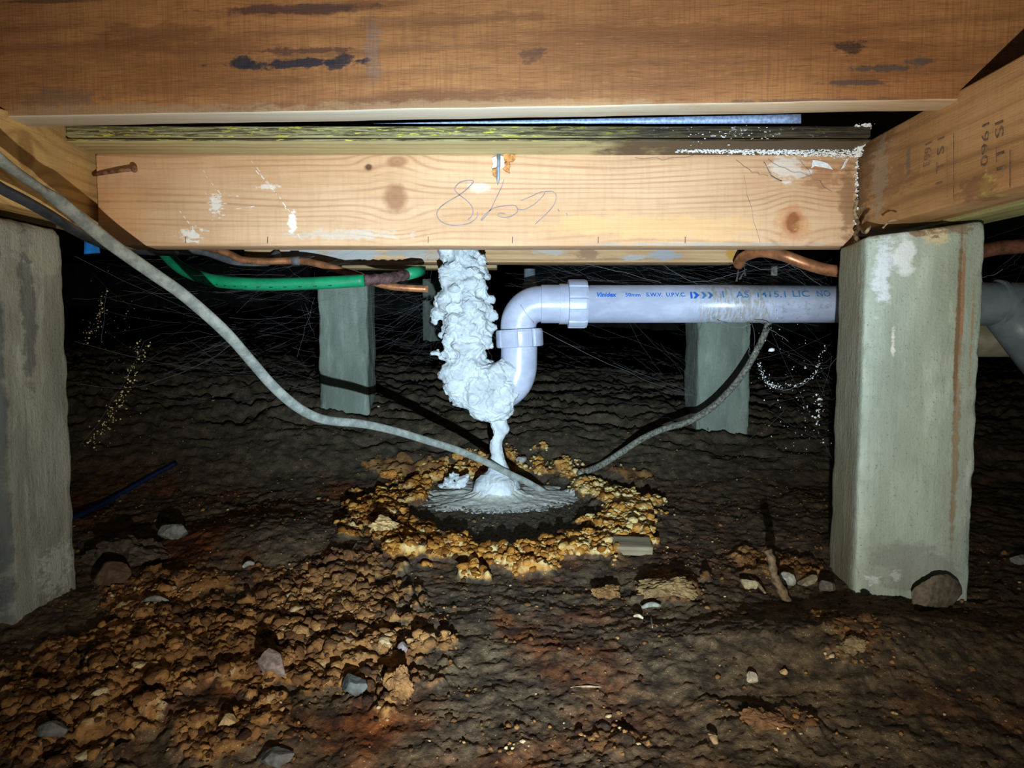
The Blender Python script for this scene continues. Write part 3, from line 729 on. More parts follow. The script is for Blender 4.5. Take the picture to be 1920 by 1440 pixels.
link('pipe_stub', lathe(at(993, 545, 1.12), at(993, 505, 1.12), [(0, .0115), (.012, .0115), (.0125, .0092), (.034, .0092), (.0345, .006)], 24), plain('dusty pvc', srgb(120, 128, 134), .6), drain)

blue = plain('blue print', srgb(30, 96, 190), .5, .4, 0, .12, 300)
blue2 = plain('faded blue print', srgb(70, 124, 170), .5, .4, 0, .3, 300)
def on_pipe(V2, px0, px1, py0, py1):
    """unit text square onto the pipe's near side between pixel columns and rows"""
    out = []
    kf = F/(PY-R*.9)
    for u, v in V2:
        X = (px0+(px1-px0)*u-960)/kf; zt_ = at(1300, py1+(py0-py1)*v, PY-R*.9).z-zc
        s_ = max(-.99, min(.99, zt_/R)); th_ = math.asin(s_); e = R+.0005
        out.append((X, PY-e*math.cos(th_), zc+e*math.sin(th_)))
    return out
def pipe_text(s, px0, px1, py0, py1, mat, bold=0, shear=0, name='lettering'):
    me = text_mesh(s, bold, shear); V = norm_text(me)
    for i, p in enumerate(on_pipe(V[:, :2], px0, px1, py0, py1)): me.vertices[i].co = p
    return link(name, me, mat, drain, False)
pipe_text('Vinidex', 1118, 1155, 548.5, 557, blue, .035, .25)
pipe_text('50mm', 1171, 1199, 549.5, 556.5, blue, .02)
pipe_text('S.W.V.', 1210, 1240, 549, 556.5, blue, .025)
pipe_text('U.P.V.C.', 1247, 1283, 549, 556.5, blue, .025)
pipe_text('AS', 1377, 1401, 546.5, 558.5, blue2, .012)
pipe_text('1415.1', 1417, 1470, 546, 558, blue2, .012)
pipe_text('LIC', 1483, 1514, 545, 557, blue2, .012)
pipe_text('NO', 1528, 1553, 544.5, 556.5, blue2, .012)
def arrow(px, mat, w_=12, solid=True):
    pts = [(0, 0), (.42, 0), (1, .5), (.42, 1), (0, 1), (.4, .5)]
    V = on_pipe(pts, px, px+w_, 547.5, 560); link('arrow_mark', mesh_from(V, [(0, 1, 5), (1, 2, 5), (2, 3, 5), (3, 4, 5)]), mat, drain, False)
V = on_pipe([(0, 0), (1, 0), (1, 1), (0, 1)], 1292, 1296, 547.5, 560); link('arrow_mark', mesh_from(V, [(0, 1, 2, 3)]), blue, drain, False)
arrow(1297, blue); arrow(1312, blue2, 11); arrow(1324, blue2, 11)
V = on_pipe([(0, 0), (1, 0), (1, 1), (0, 1)], 1352, 1355, 546, 558); link('arrow_mark', mesh_from(V, [(0, 1, 2, 3)]), blue2, drain, False)

# junction beyond the right stump and pale pipe under it
jn = empty('pipe_junction', at(1880, 580, 1.0)); tag(jn, 'grey PVC junction branching downwards to the right of the rust-streaked stump', 'pipe fitting')
gpv = plain('grey pvc', srgb(134, 146, 150), .4, .45, 0, .12, 40)
link('socket', auto_flat(lathe((at(1800, 572, 1.0).x, 1.0, zc), (2, 1.0, zc), [(0, .0285), (.0, .031), (.05, .031), (.051, .0345), (.056, .0345), (.057, .031), (.30, .031)], 48)), gpv, jn)
link('branch', tube([at(1880, 570, 1.0), at(1925, 630, 1.0), at(1990, 715, 1.0)], .0325, seg=40, cap=True), gpv, jn)
o = link('pale_pipe', lathe(at(1800, 636, 1.12), at(2300, 636, 1.12), [(0, .026), (.0, .0285), (.6, .0285)], 48), plain('cream pvc', srgb(160, 156, 128), .5, .4, 0, .15, 40))
tag(o, 'cream coloured pipe partly hidden under the grey junction at right', 'pipe')
o = link('copper_pipe', tube(catmull([at(1760, 470, 1.02), at(1830, 472, 1.02), at(1880, 464, 1.02), at(1990, 458, 1.02)], 8), .0105, seg=16), plain('dull copper', srgb(150, 98, 72), .55, .5, .3, .5, 40))
tag(o, 'dull copper pipe to the right of the rust-streaked stump', 'pipe')
cop = plain('copper', srgb(196, 128, 84), .4, .5, .45, .3, 60)
o = link('copper_pipe', tube(catmull([at(1384, 497, 1.02), at(1395, 482, 1.0), at(1425, 472, .96), at(1465, 478, .93), at(1510, 494, .92), at(1560, 507, .92), at(1640, 512, .92)], 8), .0078, seg=16), cop)
tag(o, 'bent orange copper pipe between the pine beam and the drain pipe', 'pipe')

# ------------------------------------------------------------------ pipes at upper left
gm = plain('green plastic', srgb(20, 138, 88), .5, .4, 0, .15, 40)
gp_ = empty('green_pipe', at(480, 530, .93)); tag(gp_, 'bright green plastic pipe sagging below the pine beam, cut off at its right end', 'pipe')
GP = [(285, 440, 1.0), (305, 470, .98), (340, 503, .95), (385, 522, .93), (430, 530, .92), (500, 533, .92), (590, 531, .92), (683, 526, .92)]
link('sleeve', tube(catmull([at(*p) for p in GP], 10), .0082, seg=20), gm, gp_)
V, Fc = [], []
gpts = catmull([at(*p) for p in GP], 10)
for i in range(12, 66, 3):
    a, b = Vector(gpts[i]), Vector(gpts[i+1]); t = (b-a).normalized(); dn = Vector((t.z, 0, -t.x)) if t.x > 0 else Vector((-t.z, 0, t.x))
    q = a+dn*.0045+Vector((0, -.0072, 0)); V, Fc = tube_geo([q, q+(b-a)*.7], .0006, 6, V=V, Fc=Fc)
link('print_dashes', mesh_from(V, Fc), plain('dark print', srgb(12, 50, 36), .6), gp_, False)
link('joint', tube(catmull([at(683, 526, .92), at(715, 523, .93), at(745, 519, .95), at(768, 513, .97)], 6), [.0072+.0008*math.sin(i*1.9) for i in range(19)], seg=16),
     plain('maroon joint', srgb(104, 74, 70), .7, .4, .2, .5, 120), gp_)
link('green_end', tube([at(762, 515, .965), at(775, 511, .975), at(790, 508, .99)], [.0078, .0085, .0078], seg=16), gm, gp_)
c2 = empty('copper_pipe', at(600, 495, .98)); tag(c2, 'thin copper pipe with a clip running behind the green pipe to the foam column', 'pipe')
CP = [(300, 452, 1.02), (380, 463, 1.01), (425, 474, 1.0), (455, 487, 1.0), (500, 490, 1.0), (560, 489, 1.0), (600, 496, .99), (640, 507, .98), (672, 516, .975), (700, 529, .965), (740, 538, .96), (803, 542, .96)]
link('tube', tube(catmull([at(*p) for p in CP], 8), .0048, seg=14), cop, c2)
link('clip', tube([at(548, 489, .999), at(562, 489, .999)], .0062, seg=12), plain('grey clip', srgb(120, 112, 108), .6), c2)
grey = plain('grey conduit', srgb(96, 98, 98), .7, .3, 0, .3, 60)
o = link('grey_cable', tube(catmull([at(290, 458, 1.05), at(340, 466, 1.05), at(385, 472, 1.05), at(420, 484, 1.04), at(450, 493, 1.03), at(485, 495, 1.03), at(508, 487, 1.03), at(520, 476, 1.05)], 8), .0062, seg=12), grey)
tag(o, 'sagging grey cable just above the green pipe', 'cable')
o = link('blue_tape', hexa([P3(158, 476, .80), P3(187, 474, .80), P3(187, 474, .802), P3(158, 476, .802), P3(159, 445, .80), P3(187, 447, .80), P3(187, 447, .802), P3(159, 445, .802)], 0, .004, .0008, 90),
         plain('blue tape', srgb(30, 120, 210), .7, .3, 0, .2, 90))
tag(o, 'scrap of bright blue tape hanging under the left bearer', 'tape')

# ------------------------------------------------------------------ CABLES
gcm = Mat('dusty grey cable', .75, .3)
c = gcm.mix(gcm.step(gcm.noise((90,)*3, 5, .7), .35, .65), srgb(112, 116, 108), srgb(148, 150, 138))
c = gcm.mix(gcm.math('MULTIPLY', gcm.step(gcm.noise((25,)*3, 4, .7, off=(2, 0, 0)), .5, .75), .5), c, srgb(92, 92, 84)); gcm.color(c); gcm.bump(gcm.noise((300,)*3, 4, .7), .0005)
gcm = gcm.m
CB = [(-70, 240, .50), (0, 300, .535), (60, 343, .575), (110, 377, .61), (200, 451, .655), (280, 508, .67), (345, 554, .69), (420, 620, .71), (470, 676, .745), (510, 722, .77), (550, 758, .79), (585, 779, .81), (620, 789, .83),
      (680, 795, .86), (740, 808, .89), (800, 826, .92), (860, 845, .95), (910, 866, .975), (950, 886, .99), (990, 905, 1.005), (1030, 930, 1.02), (1050, 955, 1.02)]
pts = catmull([at(*p) for p in CB], 8); n = len(pts)
rad = [.0062 if i < n*.45 else .0062-.0012*min(1, (i-n*.45)/(n*.2)) for i in range(n)]
o = link('flat_cable', tube(pts, rad, seg=16, flat=.62, twist=[.15*math.sin(i/14) for i in range(n)]), gcm)
tag(o, 'thick dusty grey cable sagging from upper left down into the foam puddle', 'cable')
bkm = plain('black cable', srgb(52, 54, 58), .5, .4, 0, .3, 60)
o = link('black_cable', tube(catmull([at(-60, 312, .53), at(0, 352, .56), at(50, 378, .585), at(100, 407, .615), at(140, 432, .65), at(170, 448, .70), at(205, 462, .76), at(260, 470, .83), at(330, 474, .9)], 8), .0046, seg=14), bkm)
tag(o, 'thinner black cable under the grey one at the top left', 'cable')
rc = catmull([tuple(hit(1085, 893)+Vector((0, 0, .0035)))]+[tuple(at(*p)) for p in [(1125, 873, 1.10), (1165, 848, 1.115), (1205, 822, 1.13), (1245, 804, 1.14), (1290, 791, 1.145), (1330, 768, 1.14), (1370, 730, 1.13), (1400, 690, 1.12), (1425, 645, 1.11), (1441, 605, 1.10), (1450, 560, 1.10), (1452, 500, 1.10)]], 8)
o = link('rear_cable', tube(rc, .0052, seg=14), plain('dirty cable', srgb(124, 122, 108), .8, .3, 0, .45, 260, .0008))
tag(o, 'dirty grey cable rising from the soil to behind the drain pipe at right', 'cable')
gb = [hit(120, 985), hit(200, 945), hit(260, 910), hit(330, 872)]
o = link('blue_cable', tube(catmull([tuple(p+Vector((0, 0, .003))) for p in gb], 8), .0035, seg=10), plain('blue cable', srgb(14, 34, 74), .5))
tag(o, 'dark blue cable lying on the soil behind the left stump', 'cable')

# ------------------------------------------------------------------ SPRAY FOAM
fm = Mat('foam', .8, .3)
n1 = fm.noise((55,)*3, 5, .65); n2 = fm.noise((240,)*3, 4, .7)
c = fm.mix(fm.step(n1, .35, .7), srgb(178, 184, 184), srgb(206, 210, 208))
c = fm.mix(fm.math('MULTIPLY', fm.step(fm.noise((30,)*3, 4, .7, off=(5, 5, 5)), .60, .72), .5), c, srgb(202, 184, 146))
fm.color(c); fm.bump(fm.math('ADD', n1, fm.math('MULTIPLY', n2, .5)), .0008); FOAM = fm.m
def blobs_mesh(sph, vox):
    bm = bmesh.new()
    for (p, r, sq) in sph:
        mt = Matrix.Translation(Vector(p)) @ Matrix.Diagonal((r, r*sq[0], r*sq[1], 1))
        bmesh.ops.create_icosphere(bm, subdivisions=2, radius=1, matrix=mt)
    me = bpy.data.meshes.new('b'); bm.to_mesh(me); bm.free()
    ob = bpy.data.objects.new('b', me); C.objects.link(ob)
    md = ob.modifiers.new('r', 'REMESH'); md.mode = 'VOXEL'; md.voxel_size = vox; md.use_smooth_shade = True
    sm = ob.modifiers.new('s', 'SMOOTH'); sm.iterations = 3; sm.factor = .5
    dg = bpy.context.evaluated_depsgraph_get(); out = bpy.data.meshes.new_from_object(ob.evaluated_get(dg))
    bpy.data.objects.remove(ob); bpy.data.meshes.remove(me)
    return out
def foam_displace(me, A1=.0045, A2=.0016, zs=1.0):
    nrm = [v.normal.copy() for v in me.vertices]
    for v, nn in zip(me.vertices, nrm):
        p = v.co
        wv = mn.noise_vector(p*38)*.014
        q = Vector(((p.x+wv.x)*34, (p.y+wv.y)*34, (p.z+wv.z)*42*zs))
        q2 = Vector(((p.x+wv.z)*62, (p.y+wv.x)*62, (p.z+wv.y)*95*zs)); q3 = Vector(((p.x+wv.z)*150, (p.y+wv.x)*150, (p.z+wv.x)*230*zs))
        b2 = 1-min(1, abs(mn.noise(q2))*3.2); b3 = 1-min(1, abs(mn.noise(q3))*2.6)
        d = A1*(mn.noise(q)*1.3-.1)+A2*(b2*b2-.3)+A2*.42*(b3-.4)+.0003*mn.noise(p*420)
        v.co = p+nn*d+wv*.22
    me.update(); return me
random.seed(11)
FY = 1.0
def hw(y0, l, r, ydep=0, k=1): return (y0, l, r)
prof = [(440, 824, 900), (463, 823, 902), (500, 825, 908), (540, 826, 914), (560, 826, 918), (590, 824, 922), (620, 824, 919), (650, 826, 914), (680, 830, 910), (700, 836, 916), (725, 846, 930), (745, 862, 945), (765, 884, 952), (777, 902, 950)]
sph = []
for i in range(len(prof)-1):
    (y0, l0, r0), (y1, l1, r1) = prof[i], prof[i+1]
    for k in range(4):
        t = k/4; y = y0+(y1-y0)*t; l = l0+(l1-l0)*t; r = r0+(r1-r0)*t
        rad_ = (r-l)/2/F*FY*.93
        sph.append((at((l+r)/2, y, FY), rad_, (.95, .8)))
        for q in range(3 if y > 470 else 1):
            a = random.uniform(PI*1.0, PI*2.0); rr = random.uniform(.010, .018)
            cpt = at((l+r)/2, y, FY); sph.append((cpt+Vector((math.cos(a)*(rad_*1.02-rr*.6), math.sin(a)*(rad_*1.02-rr*.6), 0)), rr, (1, random.uniform(.5, 1))))
# body under the trap bend, up to its right side
for (px, py, rr, dy) in [(850, 700, 27, -.008), (858, 722, 28, -.010), (876, 742, 28, -.010), (898, 754, 28, -.012), (924, 750, 30, -.012), (944, 738, 28, -.012), (957, 722, 19, -.016), (950, 757, 18, -.012), (962, 738, 15, -.014), (934, 772, 14, -.004), (930, 705, 28, -.014), (946, 698, 18, -.016), (940, 705, 30, -.004), (955, 720, 26, -.004), (950, 700, 24, -.012), (925, 730, 34, 0), (940, 745, 30, 0), (955, 742, 22, -.004), (915, 700, 26, -.004), (935, 690, 16, -.012), (941, 682, 10, -.014), (962, 705, 14, -.016),
                         (968, 722, 12, -.014), (930, 765, 24, 0), (948, 762, 16, 0), (925, 778, 18, 0), (900, 740, 30, 0), (880, 725, 30, 0), (925, 712, 20, -.012), (953, 770, 9, 0), (962, 750, 12, -.006), (943, 775, 10, 0)]:
    sph.append((at(px, py, FY+dy), rr/F*FY, (1, 1)))
# lumps that stick out sideways
for (px, py, rr) in [(819, 590, 13), (813, 585, 8), (815, 602, 8), (824, 572, 9), (820, 657, 9), (812, 660, 5.5), (832, 668, 12), (921, 590, 12), (918, 560, 10), (921, 615, 9), (912, 520, 9), (915, 648, 9), (830, 700, 8), (836, 720, 7), (850, 745, 9), (858, 755, 7), (829, 630, 9), (835, 520, 10), (906, 545, 12)]:
    sph.append((at(px, py, FY-.004), rr/F*FY, (1, .9)))
foam = empty('spray_foam', hit(935, 930)); tag(foam, 'white lumpy expanding foam around the trap, dripping to a puddle on the soil', 'foam')
me = foam_displace(blobs_mesh(sph, .0011), .0052, .0020, 1.15)
link('foam_column', me, FOAM, foam)
# drip
sph = []
dr = [(770, 935, 16), (785, 932, 14), (795, 934, 15), (803, 937, 14), (812, 935, 10), (822, 932, 9), (835, 932, 9), (848, 934, 9.5), (860, 935, 11), (872, 936, 14), (884, 936, 17), (893, 935, 21), (902, 933, 27), (911, 931, 34), (920, 930, 42)]
for i in range(len(dr)-1):
    for k in range(3):
        t = k/3; y, x, r = [dr[i][q]+(dr[i+1][q]-dr[i][q])*t for q in range(3)]; r = r*1.12+1.5
        sph.append((at(x+random.uniform(-1, 1), y, FY+.004), r/F, (.9, .8)))
link('foam_drip', foam_displace(blobs_mesh(sph, .0010), .0022, .0010, .5), FOAM, foam)
# puddle: a low skirt that thins out over the soil
pm = Mat('foam puddle', .75, .3); n1 = pm.noise((120,)*3, 5, .7); e = pm.attr('edge')
c = pm.mix(pm.step(n1, .3, .7), srgb(184, 184, 170), srgb(208, 208, 196))
sp1 = pm.math('ADD', e, pm.math('MULTIPLY', pm.math('SUBTRACT', pm.noise((200,)*3, 5, .75), .5), 2.6))
c = pm.mix(pm.math('MULTIPLY', pm.step(sp1, .78, 1.02), .92), c, srgb(62, 56, 46))
pm.color(c); pm.bump(n1, .0018)
V, Fc, E = [], [], []
pc = hit(932, 935); NR, NA = 46, 150
for i in range(NR+1):
    t = i/NR
    for k in range(NA):
        a = 2*PI*k/NA
        rx = .118 if math.cos(a) > 0 else .108
        rr = 1+.16*mn.noise(Vector((math.cos(a)*2, math.sin(a)*2, 5)))+.16*mn.noise(Vector((math.cos(a)*5, math.sin(a)*5, 1)))+.10*mn.noise(Vector((math.cos(a)*16, math.sin(a)*16, 3)))
        x_ = pc.x+math.cos(a)*rx*rr*t; y_ = pc.y-.004+math.sin(a)*(.074 if math.sin(a) < 0 else .075)*rr*t
        V.append((x_, y_)); E.append(t)
xy = np.array(V); base = height(xy[:, 0], xy[:, 1]); smooth = g0(xy[:, 0], xy[:, 1])
E = np.array(E); nzz = fbm(xy[:, 0]*60, xy[:, 1]*60, 4, .6)
zz_ = base*E**3+(smooth+.004)*(1-E**3)+.024*np.exp(-(E*4.6)**2)+.0062*(1-E**1.6)+.0036*nzz*(1-E**4)
zz_ = np.where(E > .98, base-.003, zz_)
V3 = np.stack([xy[:, 0], xy[:, 1], zz_], 1)
for i in range(NR):
    for k in range(NA):
        a, b = i*NA+k, i*NA+(k+1) % NA; Fc.append((a, b, b+NA, a+NA))
me = mesh_np(V3, Fc); attr(me, 'edge', E**1.5*(.75+.25*np.clip(-(xy[:, 1]-pc.y)/.04, -1, 1)))
link('foam_puddle', me, pm.m, foam)
# folded flap and its lip at the left of the puddle
sph = []
h0 = hit(850, 925)
FLY = h0.y
for (px, py, r, a_) in [(838, 905, 9, .8), (846, 896, 9, .8), (855, 893, 8, .7), (863, 900, 9, .8), (872, 897, 7, .7), (878, 892, 4, .6), (828, 912, 8, .5), (845, 910, 11, .7), (858, 911, 10, .7), (868, 908, 8, .7), (834, 898, 5, .6), (850, 888, 4, .8), (843, 890, 3.5, .8),
                        (787, 922, 3.5, .5), (795, 928, 5, .5), (805, 932, 6, .5), (818, 934, 7, .5), (830, 935, 8, .5), (842, 935, 8, .5), (854, 933, 7, .5), (865, 930, 8, .5), (815, 925, 5, .5)]:
    sph.append((at(px, py, FLY), r/F*FLY, (1.6, a_)))
link('foam_flap', foam_displace(blobs_mesh(sph, .0008), .0035, .0016, 1.6), FOAM, foam)

# ------------------------------------------------------------------ CLODS AND CRUMBS ON THE SOIL
def lump(seed, sub, ang=.35):
    bm = bmesh.new(); bmesh.ops.create_icosphere(bm, subdivisions=sub, radius=1)
    for v in bm.verts:
        p = v.co; q = p*1.3+Vector((seed*5.1, 0, 0))
        v.co = p*(1+.50*mn.noise(q)+.55*(abs(mn.noise(q*2.0))-.2)+.30*mn.noise(q*4.5))
    V = np.array([v.co[:] for v in bm.verts]); Fx = np.array([[v.index for v in f.verts] for f in bm.faces]); bm.free(); return V, Fx
L2 = [lump(i, 2) for i in range(10)]; L1 = [lump(i+30, 1) for i in range(8)]
rng = np.random.RandomState(5)
def scatter(name, X, Y_, rad_, tone, protos, mat, label, cat, sink=.25, squash=(.5, .9)):
    Z = height(X, Y_); Vs, Fs, T = [], [], []; base = 0
    for i in range(len(X)):
        V, Fx = protos[rng.randint(len(protos))]
        a = rng.uniform(0, 2*PI); ca, sa = math.cos(a), math.sin(a)
        s = np.array([rad_[i]*rng.uniform(.8, 1.3), rad_[i]*rng.uniform(.8, 1.3), rad_[i]*rng.uniform(*squash)])
        W = V*s; W = np.stack([W[:, 0]*ca-W[:, 1]*sa, W[:, 0]*sa+W[:, 1]*ca, W[:, 2]], 1)+np.array([X[i], Y_[i], Z[i]+rad_[i]*(.5-sink)])
        Vs.append(W); Fs.append(Fx+base); T.append(np.full(len(V), tone[i])); base += len(V)
    me = mesh_np(np.concatenate(Vs), np.concatenate(Fs)); attr(me, 'tone', np.concatenate(T))
    o = link(name, me, mat); return tag(o, label, cat, kind='stuff')
def clod_mat(name, warm):
  cm = Mat(name, .9, .15); fine = cm.noise((300,)*3, 4, .7)
  t_ = cm.math('ADD', cm.attr('tone'), cm.math('MULTIPLY', cm.math('SUBTRACT', cm.noise((110,)*3, 4, .6), .5), .55))
  cm.color(crust_color(cm, t_, fine, warm)); cm.bump(cm.math('ADD', fine, cm.noise((120,)*3, 5, .7)), .0024)
  return cm.m
cm = clod_mat('crust clods', False); cmw = clod_mat('yellow crust clods', True)
def sample(n, x0, x1, y0, y1, f):
    X = rng.uniform(x0, x1, n*12); Y_ = rng.uniform(y0, y1, n*12); p = f(X, Y_); k = rng.uniform(0, 1, n*12) < p
    return X[k][:n], Y_[k][:n]
X, Y_ = sample(3600, -.24, .22, .70, 1.17, lambda x, y: masks(x, y)[0]*.9)
mk = masks(X, Y_)[0]
ton = .60+.17*rng.randn(len(X))+.55*fbm(X*30, Y_*30, 3)+.20*np.clip(X/.15, -1, 1)+.10*np.clip((Y_-.9)/.1, -1, 1)
rad_ = np.minimum(rng.gamma(2.2, .0009, len(X))+.0010, .0052)*(.5+.5*mk)
scatter('crust_ring', X, Y_, rad_, ton, L2, cmw, 'ring of crumbly yellow-orange crust around the foam puddle', 'crust', .45, (.6, 1.0))
ring_f = lambda x, y: np.clip(masks(x, y)[2]-masks(x, y)[0]*1.0, 0, 1)*sst(fbm(x*20+9, y*20, 4, .6), -.35, .15)
X, Y_ = sample(5200, -.5, .4, .34, .78, lambda x, y: ring_f(x, y)**1.3*.8)
mk = ring_f(X, Y_); ton = .38+.9*fbm(X*22, Y_*22, 4)+.13*rng.randn(len(X))
scatter('orange_clods', X, Y_, np.minimum(rng.gamma(1.5, .0011, len(X))+.0007, .0062)*(.4+.6*mk), ton, L2, cm, 'orange and pale clods crusting the soil in the left foreground', 'crust', .5, (.6, 1.0))
X, Y_ = sample(9000, -.6, .6, .34, 1.3, lambda x, y: .12+.3*sst(fbm(x*12, y*12, 3), -.1, .3)+.5*masks(x, y)[2]*(1-masks(x, y)[1]))
scatter('soil_crumbs', X, Y_, rng.gamma(1.5, .0004, len(X))+.0004, .28+.26*rng.randn(len(X)), L1, cm, 'small crumbs scattered over the dark soil', 'soil')

# ------------------------------------------------------------------ STONES AND BITS, each its own thing
def rock(name, px, py, wpx, hpx, col, label, cat='stone', seed=1, ang=6, rot=0, deep=.9, sink=.3, nsub=3, var=.3, lift=0):
    p = hit(px, py+hpx*.35); s = p.y/F; rx, rz = wpx*s/2, hpx*s/2; rr = random.Random(seed)
    bm = bmesh.new(); bmesh.ops.create_icosphere(bm, subdivisions=5 if cat == 'clod' else nsub+1, radius=1)
    planes = []
    for i in range(ang*2):
        d = Vector((rr.gauss(0, 1), rr.gauss(0, 1), rr.gauss(0, 1))).normalized(); planes.append((d, rr.uniform(.55, .85)))
    for v in bm.verts:
        for d, k in planes:
            t = v.co.dot(d)
            if t > k: v.co -= d*(t-k)
        if cat == 'clod':
            q = v.co*1.6+Vector((seed, 0, 0)); v.co *= 1+.34*mn.noise(q)+.22*mn.noise(q*2.3)+.14*mn.noise(q*5)+.07*mn.noise(q*11)
        else: v.co *= 1+.05*mn.noise(v.co*3+Vector((seed, 0, 0)))+.03*mn.noise(v.co*9)
        v.co = Vector((v.co.x*rx*1.2, v.co.y*rx*deep, v.co.z*rz*1.25))
    me = bpy.data.meshes.new(name); bm.to_mesh(me); bm.free()
    o = link(name, me, plain(name+' surface', col, .85, .25, 0, var, 150, .0012), None, False)
    o.location = p+Vector((0, rx*deep*.3, rz*(1-sink*1.2)+lift)); o.rotation_euler = (0, rot, rr.uniform(-.3, .3))
    return tag(o, label, cat)
rock('stone', 325, 998, 52, 30, srgb(118, 120, 116), 'grey angular stone on the soil just right of the left stump', seed=3)
rock('stone', 512, 1246, 66, 44, srgb(124, 108, 98), 'flat brownish-pink stone slanting in the orange clods, lower left', seed=5, rot=.55, deep=.5)
rock('stone', 663, 1287, 50, 40, srgb(84, 88, 84), 'lumpy light grey stone at the right edge of the orange clods', seed=8)
rock('stone', 92, 1372, 52, 26, srgb(100, 98, 92), 'small grey stone near the lower left corner', seed=12)
rock('stone', 425, 1355, 34, 26, srgb(164, 138, 96), 'small tan stone, lower left, below the pink stone', seed=13)
rock('stone', 515, 1425, 60, 30, srgb(84, 84, 80), 'dark grey stone at the bottom edge left of centre', seed=14)
rock('stone', 755, 1215, 18, 20, srgb(120, 108, 104), 'small rounded mauve pebble right of the orange clods', seed=15, ang=2)
rock('stone', 978, 862, 18, 12, srgb(150, 146, 134), 'small pale stone on the soil right of the foam drip', seed=16)
rock('stone', 1476, 1088, 32, 26, srgb(168, 164, 148), 'whitish lump beside the upright stick left of the right stump', seed=17)
rock('stone', 1404, 1096, 30, 22, srgb(150, 136, 100), 'pale yellow lump left of the upright stick', seed=18)
rock('stone', 1515, 1092, 40, 14, srgb(138, 124, 100), 'flat tan chip leaning between stick and right stump', seed=19, rot=-.6)
rock('stone', 1555, 1100, 30, 26, srgb(112, 102, 92), 'dull grey-brown lump against the foot of the right stump', seed=20)
rock('clod', 1250, 1100, 84, 44, srgb(128, 104, 66), 'broad mottled clay lump below the wood block', 'clod', seed=21, sink=.6, ang=4)
rock('clod', 1140, 1108, 46, 30, srgb(122, 88, 50), 'orange-brown clod just below the crust ring, left of the wood block', 'clod', seed=22, sink=.5)
rock('clod', 1600, 1210, 52, 34, srgb(124, 106, 74), 'ochre clod in front of the right stump', 'clod', seed=23, sink=.6)
rock('stone', 1410, 1272, 24, 20, srgb(160, 148, 124), 'white chip in the right foreground', seed=24, ang=5, rot=.6)
rock('stone', 1470, 1260, 14, 14, srgb(160, 132, 90), 'tiny tan chip right of the white one in the right foreground', seed=25)
rock('clod', 1440, 1350, 70, 46, srgb(104, 74, 46), 'rusty orange clod in the lower right foreground', 'clod', seed=26, sink=.75, ang=3)
rock('stone', 1915, 1050, 30, 20, srgb(128, 126, 116), 'pale stone at the right edge beyond the right stump', seed=27)
rock('clod', 228, 1035, 120, 60, srgb(78, 66, 54), 'low dark earth mound beside the left stump', 'clod', seed=28, ang=3, sink=.7)
rock('stone', 205, 1075, 60, 44, srgb(84, 64, 48), 'dark brown stone at the foot of the left stump', seed=29, ang=3, sink=.5)
rock('clod', 748, 1285, 46, 50, srgb(128, 92, 52), 'rounded orange clod right of the grey stone', 'clod', seed=31, ang=2, sink=.4)
rock('clod', 720, 985, 52, 22, srgb(190, 158, 104), 'pale slab of crust in the left of the yellow ring', 'clod', seed=32, ang=4)
rock('clod', 728, 891, 28, 14, srgb(178, 118, 54), 'orange lump beyond the left end of the crust ring', 'clod', seed=33, ang=2)
rock('stone', 895, 1078, 11, 11, srgb(196, 164, 72), 'tiny yellow pebble just below the crust ring', seed=34, ang=1)
# rocks heaped at the stump's foot
rock('stone', 1752, 1126, 104, 84, srgb(104, 94, 78), 'brown pointed stone leaning on the foot of the rust-streaked stump', seed=41, ang=5, deep=.3, rot=.15, lift=.012).location = (at(1752, 1126, .636).x, .634, at(1752, 1122, .634).z)
# wood block
wb = hit(1188, 1042); s_ = wb.y/F
V8 = [Vector(v) for v in box8(-.023, .021, -.010, .020, 0, .011)]
o = link('wood_block', hexa(V8, .001, .004, .0005, 90), None); o.data.materials.append(wood('offcut', srgb(168, 160, 128), srgb(116, 100, 76), srgb(84, 68, 48), .006))
o.location = wb+Vector((0, .004, .003)); o.rotation_euler = (math.radians(6), math.radians(1), math.radians(-3)); tag(o, 'small pale rectangular timber offcut lying at the right of the crust ring', 'wood block')
# stick
stm = plain('stick bark', srgb(104, 84, 60), .9, .2, 0, .45, 160, .0015)
b0 = hit(1468, 1130)
pth = [b0+Vector((.006, 0, -.004)), b0+Vector((-.001, .002, .012)), b0+Vector((-.008, .004, .026)), b0+Vector((-.010, .005, .040)), b0+Vector((-.014, .006, .050))]
o = link('stick', tube(catmull([tuple(p) for p in pth], 5), [.0048+.0008*math.sin(i*1.7)-.00006*i for i in range(21)], seg=9), stm); tag(o, 'short brown stick standing up from the soil left of the right stump', 'stick')
def splinter(px, py, dx, dy, r, col, label, name='splinter', cat='splinter'):
    a, b = hit(px, py), hit(px+dx, py+dy); a = a+Vector((0, 0, r*1.2)); b = b+Vector((0, 0, r*1.2)); m1 = (a+b)/2+Vector((0, 0, r*.8))
    o = link(name, tube(catmull([tuple(a), tuple(m1), tuple(b)], 4), [r*(.4+.6*math.sin(PI*(i+.6)/9.2)) for i in range(9)], seg=6, flat=.5), plain(name+' wood', col, .8, .3, 0, .3, 200))
    return tag(o, label, cat)
splinter(1203, 1146, 36, -3, .0028, srgb(128, 128, 114), 'pale wood chip lying below the mottled clay lump')
splinter(1188, 1160, 18, 4, .0018, srgb(190, 176, 140), 'short pale sliver just left of and below the wood chip')
splinter(1220, 1160, 3, 20, .0012, srgb(160, 150, 130), 'thin sliver pointing at the camera under the wood chip')
splinter(246, 1160, 28, -34, .0016, srgb(150, 136, 120), 'thin grey twig on the orange clods below the left stump', 'twig', 'twig')
